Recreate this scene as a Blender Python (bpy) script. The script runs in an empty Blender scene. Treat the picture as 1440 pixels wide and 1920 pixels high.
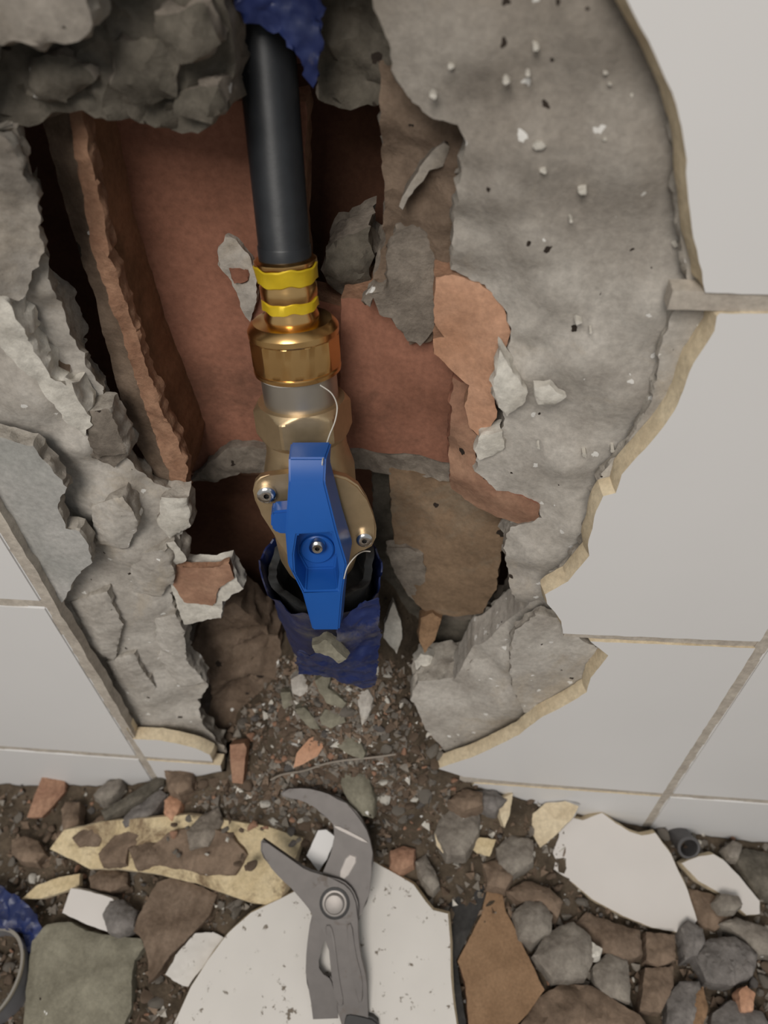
import bpy, bmesh, math, random
import numpy as np
from mathutils import Vector, Matrix, noise
from mathutils.geometry import delaunay_2d_cdt

# ------------------------------------------------------------------ camera
SC = bpy.context.scene
COL = SC.collection
D, ZC = 0.171, 0.50                       # camera: distance to the tiled face (Y = 0), height over the floor
FPX = 1397.6
pit, yaw, rol = (math.radians(v) for v in (47.58118, -6.15999, -1.969594))
FW = Vector((math.sin(yaw)*math.cos(pit), math.cos(yaw)*math.cos(pit), -math.sin(pit)))
r0 = Vector((math.cos(yaw), -math.sin(yaw), 0)); u0 = r0.cross(FW)
RT = math.cos(rol)*r0 + math.sin(rol)*u0
UP = -math.sin(rol)*r0 + math.cos(rol)*u0
CP = Vector((0, -D, ZC))
cd = bpy.data.cameras.new('camera'); cam = bpy.data.objects.new('camera', cd); COL.objects.link(cam)
cd.sensor_fit = 'VERTICAL'; cd.sensor_height = 24.0; cd.lens = FPX/1920*24.0
cd.clip_start = 0.01
cam.matrix_world = Matrix(((RT.x, UP.x, -FW.x, CP.x), (RT.y, UP.y, -FW.y, CP.y), (RT.z, UP.z, -FW.z, CP.z), (0, 0, 0, 1)))
SC.camera = cam
cd.dof.use_dof = True; cd.dof.focus_distance = 0.27; cd.dof.aperture_fstop = 8.0

# ------------------------------------------------------------------ light and exposure
w = bpy.data.worlds.new('room'); SC.world = w; w.use_nodes = True
bg = w.node_tree.nodes['Background']; bg.inputs[0].default_value = (0.93, 0.97, 1.0, 1); bg.inputs[1].default_value = 0.31
def area(name, loc, target, size, power, color):
    l = bpy.data.lights.new(name, 'AREA'); l.size = size; l.energy = power; l.color = color
    o = bpy.data.objects.new(name, l); COL.objects.link(o); o.location = loc
    o.rotation_euler = (Vector(target)-Vector(loc)).to_track_quat('-Z', 'Y').to_euler()
area('ceiling_lamp', (-0.28, -1.28, 1.64), (0, 0, .2), 0.8, 22.5, (1.0, 0.95, 0.89))
SC.view_settings.view_transform = 'Standard'; SC.view_settings.look = 'None'
SC.view_settings.gamma = 1.0; SC.view_settings.use_curve_mapping = False
SC.view_settings.exposure = 0.08

# ------------------------------------------------------------------ helpers
def ray(px, py): return RT*((px-720)/FPX) - UP*((py-960)/FPX) + FW
def W(px, py, Y):                          # a surveyed point on the vertical plane at depth Y
    d = ray(px, py); return CP + d*((Y+D)/d.y)
def mound(x, y):                           # debris that slid out of the hole and lies on its lower lip
    t = min(1, max(0, (y+.022)/.036)); return .05*t*t*(3-2*t)*math.exp(-((x+.042)/.042)**2)
def heap(x, y):                            # height of the rubble heap
    g = math.exp(-((x+.04)/.13)**2); zw = .034+.068*g
    if y <= 0:
        z = .03+(zw-.03)*math.exp(y/.06)
        if y < -.2: z *= max(0, 1-(-.2-y)/.25)
        return max(z, .0) + mound(x, y)
    return zw + y*.9*math.exp(-((x+.035)/.06)**2) + mound(x, y)
def G(px, py, lift=0):                     # a surveyed point on the heap
    d = ray(px, py); a, b = .15, 1.2
    f = lambda t: (CP.z+d.z*t) - heap(CP.x+d.x*t, CP.y+d.y*t) - lift
    t = .2
    while t < 1.2 and f(t) > 0: t += .004
    a, b = t-.004, t
    for i in range(20):
        m = (a+b)/2
        if f(m) > 0: a = m
        else: b = m
    return CP + d*a
def depth(p): return (p-CP).dot(FW)
def lin(c): return tuple((v/12.92 if v <= .04045 else ((v+.055)/1.055)**2.4) for v in (x/255 for x in c))+(1,)
def fbm(p, o=4): return noise.fractal(p, .9, 2.0, o)

def finish(name, bm, mats, parent=None, smooth=32, loc=None):
    me = bpy.data.meshes.new(name)
    if loc is not None:
        for v in bm.verts: v.co -= loc
    bm.normal_update(); bm.to_mesh(me); bm.free()
    for m in (mats if isinstance(mats, (list, tuple)) else [mats]): me.materials.append(m)
    if smooth:
        me.polygons.foreach_set('use_smooth', [True]*len(me.polygons))
        me.set_sharp_from_angle(angle=math.radians(smooth))
    o = bpy.data.objects.new(name, me); COL.objects.link(o)
    if loc is not None: o.location = loc
    if parent: o.parent = parent
    return o
def tag(o, label, cat, group=None, kind=None):
    if label: o['label'] = label
    if cat: o['category'] = cat
    if group: o['group'] = group
    if kind: o['kind'] = kind
    return o
def empty(name, M=None):
    o = bpy.data.objects.new(name, None); COL.objects.link(o); o.empty_display_size = .02
    if M is not None: o.matrix_world = M
    return o

def slab(name, pts, thick, mats, frame=None, ctrl=(), step=.002, rag=.001, rough=.001, rscale=90, bulge=0, bw=.006,
         flare=0, rings=3, seed=0, parent=None, smooth=40, loc=None, side_rough=None, taper=0, fine=True, back=True, noflare=None):
    """a thick piece of broken wall or shard: ragged outline, uneven front, rough broken edge. pts: (u, v, offset along the normal)"""
    O, U, V, N = frame or (Vector((0, 0, 0)), Vector((1, 0, 0)), Vector((0, 0, 1)), Vector((0, -1, 0)))
    rnd = random.Random(seed); off = Vector((seed*1.37, seed*.71, seed*2.11))
    P = [Vector((p[0], p[1], p[2])) for p in pts]
    area2 = sum(P[i].x*P[(i+1) % len(P)].y-P[(i+1) % len(P)].x*P[i].y for i in range(len(P)))
    if area2 < 0: P.reverse()
    ring = []
    for i, p in enumerate(P):
        q = P[(i+1) % len(P)]; n = max(1, round((q-p).xy.length/step))
        for k in range(n):
            m = p.lerp(q, k/n)
            d = noise.noise_vector(Vector((m.x, m.y, 0))*250+off)*.6 + noise.noise_vector(Vector((m.x, m.y, 3))*600+off)*.35
            ring.append(Vector((m.x+d.x*rag, m.y+d.y*rag)))
    n = len(ring); R = np.array([(v.x, v.y) for v in ring])
    mn, mx = R.min(0), R.max(0)
    gx, gy = np.meshgrid(np.arange(mn[0], mx[0], step), np.arange(mn[1], mx[1], step*.87))
    gx = gx + (np.arange(gx.shape[0]) % 2)[:, None]*step*.5
    rs = np.random.RandomState(seed); Q = np.stack([gx.ravel(), gy.ravel()], 1); Q = Q + rs.uniform(-.22, .22, Q.shape)*step
    A, B = R, np.roll(R, -1, 0); ins = np.zeros(len(Q), bool); dist = np.full(len(Q), 9.)
    for a, b in zip(A, B):
        c = ((a[1] > Q[:, 1]) != (b[1] > Q[:, 1]))
        with np.errstate(divide='ignore', invalid='ignore'):
            ins ^= c & (Q[:, 0] < (b[0]-a[0])*(Q[:, 1]-a[1])/(b[1]-a[1])+a[0])
        e = b-a; t = np.clip(((Q-a)@e)/max(e@e, 1e-12), 0, 1)[:, None]
        dist = np.minimum(dist, np.linalg.norm(Q-a-t*e, axis=1))
    k = ins & (dist > step*.45); Q, dist = Q[k], dist[k]
    vs = [Vector(v) for v in ring]+[Vector((a, b)) for a, b in Q]
    out = delaunay_2d_cdt(vs, [(i, (i+1) % n) for i in range(n)], [], 1, 1e-7)
    nv, faces, orig = out[0], out[2], out[3]
    dd = np.concatenate([np.zeros(n), dist])
    cs = np.array([(p.x, p.y, p.z) for p in P]+[tuple(c) for c in ctrl])
    XY = np.array([(v.x, v.y) for v in nv])
    wt = 1/(((XY[:, None, :]-cs[None, :, :2])**2).sum(2)+4e-5)**1.5
    base = (wt*cs[:, 2]).sum(1)/wt.sum(1)
    bm = bmesh.new(); bv = []; bidx = {}
    for i, v in enumerate(nv):
        ds = min((dd[j] for j in orig[i]), default=.01)
        h = base[i]
        if rough:
            q = Vector((v.x, v.y, 0))
            h += rough*fbm(q*rscale+off, 5)+(rough*.35*noise.noise(q*700+off) if fine else 0)
        if bulge: h += bulge*(1-math.exp(-ds/bw))
        bv.append(bm.verts.new(O+U*v.x+V*v.y+N*h))
        for j in orig[i]:
            if j < n: bidx[j] = i
    for f in faces:
        try: bm.faces.new([bv[i] for i in f])
        except ValueError: pass
    br = []
    for j in range(n):
        i = bidx.get(j)
        if i is not None and (not br or br[-1] != i): br.append(i)
    prev = [bv[i] for i in br]; m = len(br)
    xy = [Vector(nv[i]) for i in br]; hz = [(bv[i].co-O).dot(N) for i in br]
    nor = []
    for i in range(m):
        t = xy[(i+1) % m]-xy[i-1]; nor.append(Vector((t.y, -t.x)).normalized() if t.length else Vector((0, 0)))
    sr = rag*.8 if side_rough is None else side_rough
    for r in range(1, rings+1):
        cur = []
        for i in range(m):
            f = r/rings; p = xy[i]+nor[i]*((0 if noflare and noflare(xy[i]) else flare)*min(1, f*1.6)-taper*f)
            nz = noise.noise_vector(Vector((p.x, p.y, f*thick))*230+off)
            p = p+Vector((nz.x, nz.y))*sr
            cur.append(bm.verts.new(O+U*p.x+V*p.y+N*(hz[i]-thick*f+(nz.z*thick*.12 if r < rings else 0))))
        for i in range(m):
            try:
                f = bm.faces.new([prev[i], cur[i], cur[(i+1) % m], prev[(i+1) % m]]); f.material_index = 1 if len(mats) > 1 else 0
            except ValueError: pass
        prev = cur
    try:
        if back: f = bm.faces.new(list(reversed(prev))); f.material_index = 1 if len(mats) > 1 else 0
    except ValueError: pass
    return finish(name, bm, mats, parent, smooth, loc)
def wslab(name, px, thick, mats, Y=None, ctrl=(), **k):
    """px: image survey of the outline, (px, py[, Y]); ctrl likewise"""
    def c(p):
        y = p[2] if len(p) > 2 else Y
        q = W(p[0], p[1], y); return (q.x, q.z, -y)
    k.setdefault('rings', 6); k.setdefault('side_rough', k.get('rag', .001)*1.15); k.setdefault('back', False)             # the back lies against the masonry
    return slab(name, [c(p) for p in px], thick, mats, ctrl=[c(p) for p in ctrl], **k)

# ------------------------------------------------------------------ materials
def nt(name):
    m = bpy.data.materials.new(name); m.use_nodes = True; t = m.node_tree; return m, t, t.nodes['Principled BSDF']
def N_(t, typ, **k):
    n = t.nodes.new(typ)
    for a, v in k.items():
        if a.startswith('_'): setattr(n, a[1:], v)
        else: n.inputs[a.replace('__', ' ')].default_value = v
    return n
def ramp(t, fac, c0, c1, p0=.3, p1=.7):
    r = t.nodes.new('ShaderNodeValToRGB'); e = r.color_ramp.elements
    e[0].position, e[1].position = p0, p1; e[0].color, e[1].color = c0, c1
    t.links.new(fac, r.inputs[0]); return r.outputs[0]
def mixc(t, fac, a, b):
    m = t.nodes.new('ShaderNodeMix'); m.data_type = 'RGBA'
    for s, v in ((0, fac), (6, a), (7, b)):
        if isinstance(v, bpy.types.NodeSocket): t.links.new(v, m.inputs[s])
        else: m.inputs[s].default_value = v
    return m.outputs[2]
def stone(name, c0, c1, scale=45, rough=.93, bump=.5, bscale=420, speck=0, spot=0, c2=None, bdist=.0008, spec=(0.72, 0.70, 0.66, 1), sscale=130, damp=None):
    m, t, b = nt(name); L = t.links
    tc = N_(t, 'ShaderNodeTexCoord').outputs['Object']
    n1 = N_(t, 'ShaderNodeTexNoise', Scale=scale, Detail=9.0, Roughness=.62); L.new(tc, n1.inputs['Vector'])
    col = ramp(t, n1.outputs[0], lin(c0), lin(c1), .36, .64)
    if c2:
        n3 = N_(t, 'ShaderNodeTexNoise', Scale=scale*.4, Detail=7.0, Roughness=.7, Distortion=.6); L.new(tc, n3.inputs['Vector'])
        f = ramp(t, n3.outputs[0], (0, 0, 0, 1), (1, 1, 1, 1), .52, .62)
        col = mixc(t, f, col, lin(c2))
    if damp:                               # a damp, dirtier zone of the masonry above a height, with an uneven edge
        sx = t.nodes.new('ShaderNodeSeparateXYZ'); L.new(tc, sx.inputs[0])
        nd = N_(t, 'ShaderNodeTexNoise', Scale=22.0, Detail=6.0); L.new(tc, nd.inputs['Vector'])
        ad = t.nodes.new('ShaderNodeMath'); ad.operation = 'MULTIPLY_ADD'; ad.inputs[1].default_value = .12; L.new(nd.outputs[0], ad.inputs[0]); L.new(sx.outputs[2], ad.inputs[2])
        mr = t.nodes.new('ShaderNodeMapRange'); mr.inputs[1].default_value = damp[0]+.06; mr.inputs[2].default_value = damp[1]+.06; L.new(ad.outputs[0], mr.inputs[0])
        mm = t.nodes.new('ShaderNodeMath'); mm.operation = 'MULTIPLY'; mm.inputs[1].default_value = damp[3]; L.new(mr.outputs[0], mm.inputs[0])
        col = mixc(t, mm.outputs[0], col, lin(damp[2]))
    n2 = N_(t, 'ShaderNodeTexNoise', Scale=bscale, Detail=8.0, Roughness=.7); L.new(tc, n2.inputs['Vector'])
    fv = ramp(t, n2.outputs[0], (.72, .72, .72, 1), (1.18, 1.18, 1.18, 1), .3, .7)
    mu = t.nodes.new('ShaderNodeMix'); mu.data_type = 'RGBA'; mu.blend_type = 'MULTIPLY'; mu.inputs[0].default_value = .8
    L.new(col, mu.inputs[6]); L.new(fv, mu.inputs[7]); col = mu.outputs[2]
    for amt, cc, sc in ((speck, spec, sscale), (spot, lin((52, 44, 38)), sscale*.8)):
        if amt:
            wv = N_(t, 'ShaderNodeTexNoise', Scale=500.0, Detail=2.0); L.new(tc, wv.inputs['Vector'])
            vm = t.nodes.new('ShaderNodeVectorMath'); vm.operation = 'MULTIPLY_ADD'; vm.inputs[1].default_value = (.003,)*3
            L.new(wv.outputs[1], vm.inputs[0]); L.new(tc, vm.inputs[2])
            v = N_(t, 'ShaderNodeTexVoronoi', Scale=sc); L.new(vm.outputs[0], v.inputs['Vector'])
            sp = t.nodes.new('ShaderNodeSeparateColor'); L.new(v.outputs['Color'], sp.inputs[0])
            th = t.nodes.new('ShaderNodeMath'); th.operation = 'MULTIPLY'; th.inputs[1].default_value = .3*amt/.16; L.new(sp.outputs[0], th.inputs[0])
            th2 = t.nodes.new('ShaderNodeMath'); th2.operation = 'SUBTRACT'; th2.inputs[1].default_value = .3*amt/.16*.84; L.new(th.outputs[0], th2.inputs[0])
            lt = t.nodes.new('ShaderNodeMath'); lt.operation = 'LESS_THAN'; L.new(v.outputs['Distance'], lt.inputs[0]); L.new(th2.outputs[0], lt.inputs[1])
            col = mixc(t, lt.outputs[0], col, cc)
    L.new(col, b.inputs['Base Color']); b.inputs['Roughness'].default_value = rough
    b.inputs['Specular IOR Level'].default_value = .25
    bp = N_(t, 'ShaderNodeBump', Strength=bump, Distance=bdist); L.new(n2.outputs[0], bp.inputs['Height']); L.new(bp.outputs[0], b.inputs['Normal'])
    return m
def plain(name, c, rough=.4, metal=0, vary=.08, bump=0, bscale=300, coat=0, spec=.5, dirt=None, dscale=60, dlo=.55, dhi=.72):
    m, t, b = nt(name); L = t.links; tc = N_(t, 'ShaderNodeTexCoord').outputs['Object']
    n1 = N_(t, 'ShaderNodeTexNoise', Scale=bscale, Detail=5.0); L.new(tc, n1.inputs['Vector'])
    c = c if len(c) == 4 else lin(c)
    lo = tuple(v*(1-vary) for v in c[:3])+(1,); hi = tuple(min(1, v*(1+vary)) for v in c[:3])+(1,)
    col = ramp(t, n1.outputs[0], lo, hi)
    b.inputs['Roughness'].default_value = rough
    if dirt:
        n2 = N_(t, 'ShaderNodeTexNoise', Scale=dscale, Detail=8.0, Roughness=.68); L.new(tc, n2.inputs['Vector'])
        f = ramp(t, n2.outputs[0], (0, 0, 0, 1), (1, 1, 1, 1), dlo, dhi)
        col = mixc(t, f, col, lin(dirt))
        r = t.nodes.new('ShaderNodeMapRange'); r.inputs[3].default_value = rough; r.inputs[4].default_value = .9; L.new(f, r.inputs[0]); L.new(r.outputs[0], b.inputs['Roughness'])
        if metal:
            r2 = t.nodes.new('ShaderNodeMapRange'); r2.inputs[3].default_value = metal; r2.inputs[4].default_value = .1; L.new(f, r2.inputs[0]); L.new(r2.outputs[0], b.inputs['Metallic'])
    L.new(col, b.inputs['Base Color'])
    if not (dirt and metal): b.inputs['Metallic'].default_value = metal
    b.inputs['Specular IOR Level'].default_value = spec; b.inputs['Coat Weight'].default_value = coat
    if bump:
        bp = N_(t, 'ShaderNodeBump', Strength=bump, Distance=.0006); L.new(n1.outputs[0], bp.inputs['Height']); L.new(bp.outputs[0], b.inputs['Normal'])
    return m
M = {}
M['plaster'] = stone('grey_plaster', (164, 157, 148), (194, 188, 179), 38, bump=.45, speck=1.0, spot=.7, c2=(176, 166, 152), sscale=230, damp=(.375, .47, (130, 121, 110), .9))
M['plaster_edge'] = stone('plaster_fracture', (146, 138, 128), (184, 177, 166), 70, bump=.9, speck=.9)
M['plaster_dark'] = stone('dark_shaded_plaster', (78, 73, 64), (118, 111, 100), 50, bump=.8, speck=1.05, spot=.9)  # dark plaster; shade of the deep lumps atop the hole is in its colour
M['smooth_plaster'] = stone('smooth_thinset', (160, 159, 154), (184, 181, 176), 30, bump=.25, spot=.6)
M['pale_plaster'] = stone('pale_gypsum', (188, 182, 171), (222, 217, 206), 60, bump=.5)
M['mortar'] = stone('mortar', (112, 103, 93), (150, 140, 128), 60, bump=.9, speck=1.0, spot=.95)
M['mortar_brown'] = stone('brown_mortar', (98, 82, 68), (132, 114, 98), 55, bump=.8, speck=.9, spot=.95)
M['red_brick'] = stone('red_clay', (134, 92, 74), (160, 112, 92), 26, bump=.15, spot=.6, c2=(122, 86, 70), bdist=.0005, sscale=60)
M['web_clay'] = stone('web_clay', (120, 88, 64), (146, 108, 82), 30, bump=.2, c2=(110, 82, 60))
M['brown_brick'] = stone('brown_clay', (118, 98, 78), (148, 124, 100), 30, bump=.35, spot=.9, c2=(134, 120, 102))
M['orange_brick'] = stone('orange_clay', (176, 132, 104), (198, 154, 126), 40, bump=.4, spot=.95)
M['brick_edge'] = stone('clay_fracture', (140, 104, 82), (172, 134, 108), 90, bump=1.0)
M['dark_brick'] = stone('cavity_clay', (92, 62, 48), (112, 78, 60), 30, bump=.3)  # brick clay darkened for depth: cavity shade is put into the colour
M['dust'] = stone('mortar_dust', (74, 64, 52), (112, 98, 82), 60, bump=1.0, speck=.75, spot=.8, bdist=.0015, sscale=220)
M['rock'] = stone('grey_lump', (118, 110, 101), (152, 144, 133), 70, bump=.8, speck=1.0, spot=.9)
M['rock_brown'] = stone('brown_lump', (104, 88, 74), (142, 122, 104), 70, bump=.8, speck=.9)
M['concrete'] = stone('green_grey_concrete', (118, 113, 98), (146, 141, 124), 45, bump=.7, speck=1.15, spot=1.05)
M['grey_rock'] = stone('blue_grey_lump', (102, 97, 93), (136, 130, 125), 70, bump=.8)
M['terracotta'] = stone('terracotta_chip', (144, 108, 88), (170, 134, 110), 50, bump=.4, spot=.85)
M['tan_brick'] = stone('tan_brick', (134, 106, 80), (152, 122, 94), 60, bump=.5, spot=.8, bscale=700)
M['black'] = stone('black_chip', (48, 47, 46), (70, 68, 66), 60, bump=.6, speck=.85)
M['cream'] = stone('tile_body', (202, 184, 154), (220, 204, 174), 70, bump=.4)
M['cream_dirty'] = stone('dusty_tile_back', (196, 176, 138), (216, 198, 162), 60, bump=.5, c2=(132, 112, 88))
M['glaze'] = plain('white_glaze', (221, 219, 217), rough=.42, vary=.012, bscale=18, spec=.28)
M['glaze_dirty'] = plain('dusty_white_glaze', (207, 202, 195), rough=.5, vary=.03, bscale=40, spec=.3, dirt=(118, 108, 96), dscale=150, dlo=.6, dhi=.64)
M['glaze_dusty'] = plain('clean_dull_glaze', (206, 200, 194), rough=.5, vary=.03, bscale=30, spec=.3)
M['grout'] = stone('beige_grout', (176, 166, 154), (196, 187, 174), 90, bump=.5)
M['pipe'] = plain('black_pipe_plastic', (36, 38, 41), rough=.42, vary=.15, bump=.15, bscale=160, dirt=(112, 108, 102), dscale=90, dlo=.66, dhi=.8)
M['brass'] = plain('bright_brass', (228, 184, 122), rough=.25, metal=1, vary=.05, bscale=200)
M['brass_yellow'] = plain('yellow_seal_band', (222, 190, 40), rough=.35, metal=.35, vary=.1, bscale=200, bump=.2)
M['bronze'] = plain('dull_brass_casting', (196, 172, 136), rough=.42, metal=.85, vary=.06, bscale=300, bump=.12)
M['nickel'] = plain('satin_nickel', (190, 182, 170), rough=.36, metal=.9, vary=.05, bscale=100)
M['steel'] = plain('bright_steel', (215, 212, 208), rough=.18, metal=1, vary=.03)
M['blue'] = plain('blue_handle_plastic', (30, 88, 166), rough=.36, vary=.05, bscale=60, bump=.06, spec=.45)
M['blue_film'] = plain('blue_plastic_film', (30, 42, 86), rough=.4, vary=.3, bscale=90, dirt=(104, 98, 90), dscale=60, dlo=.54, dhi=.76)
M['foam'] = plain('black_foam', (42, 43, 43), rough=.8, vary=.2, bscale=300, bump=.4, dirt=(92, 88, 80), dscale=90, dlo=.55, dhi=.75)
M['tool'] = plain('grey_tool_steel', (97, 92, 89), rough=.5, metal=.35, vary=.08, bscale=150, bump=.1, dirt=(120, 108, 98), dscale=90, dlo=.6, dhi=.8)
M['tool_edge'] = plain('worn_tool_steel', (142, 136, 131), rough=.45, metal=.45, vary=.05)
M['grip'] = plain('black_grip', (52, 50, 49), rough=.6, vary=.1, bump=.2)
M['thread'] = plain('clear_fibre', (205, 200, 190), rough=.35, vary=.05)
M['plug'] = plain('grey_plastic_plug', (84, 82, 82), rough=.5, vary=.12)
M['grey_film'] = plain('grey_plastic', (104, 103, 105), rough=.4, vary=.1, bscale=60)
M['wire'] = plain('grey_wire', (140, 130, 118), rough=.6, vary=.1)

# ------------------------------------------------------------------ the setting: wall, floor
def box(name, lo, hi, mat, parent=None, bev=0):
    bm = bmesh.new(); bmesh.ops.create_cube(bm, size=1)
    for v in bm.verts: v.co = Vector([(lo[i]+hi[i])/2+v.co[i]*(hi[i]-lo[i]) for i in range(3)])
    if bev: bmesh.ops.bevel(bm, geom=bm.edges[:], offset=bev, segments=2, affect='EDGES')
    return finish(name, bm, mat, parent, 40)
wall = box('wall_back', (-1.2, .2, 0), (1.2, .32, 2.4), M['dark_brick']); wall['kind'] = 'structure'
wall['label'] = 'white tiled wall broken open down to grey plaster and hollow brick'
floor = box('floor', (-1.2, -2.2, -.05), (1.2, .32, 0), M['mortar']); floor['kind'] = 'structure'
VX = [-1.2]+[-.0160+.1466*k for k in (-5, -4, -3, -2, -1, 0, 1, 2, 3, 4, 5)]+[1.2]
HZ = [0, .093, .2435, .3953, .546, .697, .848, .999, 1.15, 1.30]
GJ = .0023
def tile_rect(x0, x1, z0, z1):
    box('tile', (x0+GJ, 0, z0+GJ), (x1-GJ, .0065, z1-GJ), M['glaze'], wall, .0007)
def hole_zone(i, j): return (VX[i], HZ[j]) in BROKEN
cols = {round(VX[i], 4): i for i in range(len(VX))}
cL, cM, cR = [i for i in range(len(VX)) if abs(VX[i]+.1626) < .001][0], None, None
cM = cL+1
# whole tiles: everything but the two broken columns between the left joint and the right joint
for i in range(len(VX)-1):
    for j in range(len(HZ)-1):
        if i in (cL, cM) and j in (0, 1, 2, 3): continue
        if i == cL and j == 4: continue
        if VX[i] < -.9 or VX[i+1] > .9 or j > 7: continue
        tile_rect(VX[i], VX[i+1], HZ[j], HZ[j+1])
def px0(l): return [W(a, b, 0) for a, b in l]
def broken_tile(pts, extra, seed, mats=None):
    P = [(p.x, p.z, 0) for p in px0(pts)]+[(x, z, 0) for x, z in extra]
    slab('tile', P, .0065, mats or [M['glaze'], M['cream']], step=.003, rag=.0005, rough=0, flare=.0016, rings=3, seed=seed, parent=wall, side_rough=.0004, smooth=25, noflare=lambda q: q.x > xr-.001 or min(abs(q.y-z) for z in HZ) < GJ+.001)
xr = VX[cM+1]-GJ
broken_tile([(1322, 549), (1315, 510), (1297, 425), (1285, 325), (1287, 300), (1280, 240), (1260, 175), (1215, 75), (1175, 0), (1150, -45)],
            [(.045, HZ[4]-GJ), (xr, HZ[4]-GJ), (xr, HZ[3]+GJ)], 3)
broken_tile([(1350, 587), (1345, 592), (1340, 620), (1300, 680), (1282, 730), (1265, 770), (1245, 800), (1220, 830), (1165, 890), (1155, 925), (1132, 930), (1118, 958), (1103, 1022), (1105, 1042),
             (1065, 1090), (1022, 1115), (1026, 1132), (1040, 1148), (1052, 1165), (1055, 1188)], [(xr, HZ[2]+GJ), (xr, HZ[3]-GJ)], 5)
broken_tile([(1107, 1203), (1140, 1229), (1125, 1250), (1107, 1271), (1100, 1298), (1049, 1329), (1020, 1342), (995, 1360), (973, 1378), (920, 1404), (885, 1420), (844, 1433), (822, 1441), (871, 1457), (960, 1466)],
            [(xr, HZ[1]+GJ), (xr, HZ[2]-GJ)], 7)
broken_tile([(236, 1366), (248, 1386), (300, 1388), (330, 1394), (367, 1403), (393, 1415)], [(W(396, 1421, 0).x, HZ[1]+GJ), (VX[cL]+GJ, HZ[1]+GJ)], 9)
slab('tile', [(VX[cL]+GJ, 0, 0), (W(415, 1440, 0).x, 0, 0), (W(405, 1440, 0).x, .06, 0), (W(412, 1432, 0).x, HZ[1]-GJ, 0), (VX[cL]+GJ, HZ[1]-GJ, 0)], .0065, [M['glaze'], M['cream']],
     step=.004, rag=.0005, rough=0, flare=.001, seed=4, parent=wall, smooth=25)
slab('tile', [(W(880, 1465, 0).x, 0, 0), (xr, 0, 0), (xr, HZ[1]-GJ, 0), (W(890, 1463, 0).x, HZ[1]-GJ, 0), (W(870, 1475, 0).x, .05, 0)], .0065, [M['glaze'], M['cream']],
     step=.004, rag=.0005, rough=0, flare=.001, seed=14, parent=wall, smooth=25)
# grout joints (recessed a little between the tiles)
def grout(x0, x1, z0, z1, seed=0, rag=.0003, Y=.0007):
    slab('grout_joint', [(x0, z0, -Y), (x1, z0, -Y), (x1, z1, -Y), (x0, z1, -Y)], .0055, [M['grout']], step=.005, rag=rag, rough=.0003, seed=seed, parent=wall, rings=1)
g = GJ+.0004
for j in range(1, 8):
    z = HZ[j]
    if j == 1: segs = [(-.9, W(393, 1421, 0).x), (W(862, 1460, 0).x, .9)]
    elif j == 2: segs = [(-.9, VX[cL]), (W(1058, 1193, 0).x, .9)]
    elif j == 3: segs = [(-.9, VX[cL]), (W(1258, 564, 0).x, .9)]
    elif j == 4: segs = [(-.9, VX[cL]), (.04, .9)]
    else: segs = [(-.9, .9)]
    for s in segs: grout(s[0], s[1], z-g, z+g, j)
for i in range(1, len(VX)-1):
    if abs(VX[i]) > .9: continue
    if i == cM: grout(VX[i]-g, VX[i]+g, HZ[5], 1.15, i); continue
    grout(VX[i]-g, VX[i]+g, 0, 1.15, i, .0012 if i == cL else .0003)

# ------------------------------------------------------------------ broken plaster and hollow brick behind the tiles
P_ = dict(parent=wall)
# right-hand plaster, the large grey face beside the hole
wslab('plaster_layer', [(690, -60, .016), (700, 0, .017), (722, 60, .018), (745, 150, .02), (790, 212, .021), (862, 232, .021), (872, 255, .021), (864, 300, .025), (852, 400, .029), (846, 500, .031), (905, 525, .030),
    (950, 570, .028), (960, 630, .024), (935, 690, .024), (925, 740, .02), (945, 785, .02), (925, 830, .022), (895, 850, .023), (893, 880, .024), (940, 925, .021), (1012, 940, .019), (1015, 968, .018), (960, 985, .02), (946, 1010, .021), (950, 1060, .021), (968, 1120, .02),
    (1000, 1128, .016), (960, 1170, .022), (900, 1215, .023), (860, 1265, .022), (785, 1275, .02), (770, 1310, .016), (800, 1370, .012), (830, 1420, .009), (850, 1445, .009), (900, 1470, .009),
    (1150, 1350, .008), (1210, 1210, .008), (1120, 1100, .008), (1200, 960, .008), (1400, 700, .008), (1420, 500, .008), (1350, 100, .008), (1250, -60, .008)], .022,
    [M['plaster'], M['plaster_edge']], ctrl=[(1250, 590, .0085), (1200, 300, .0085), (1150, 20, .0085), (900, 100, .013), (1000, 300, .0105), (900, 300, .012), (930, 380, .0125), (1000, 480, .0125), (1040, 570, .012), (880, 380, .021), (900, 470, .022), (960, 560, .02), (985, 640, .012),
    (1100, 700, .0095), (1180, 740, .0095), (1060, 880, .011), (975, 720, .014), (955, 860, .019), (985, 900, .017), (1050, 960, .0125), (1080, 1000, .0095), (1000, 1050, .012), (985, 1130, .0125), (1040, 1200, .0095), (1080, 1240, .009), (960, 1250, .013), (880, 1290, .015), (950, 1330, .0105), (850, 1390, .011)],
    step=.0017, rag=.0022, rough=.0008, rscale=32, seed=11, **P_)
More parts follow.
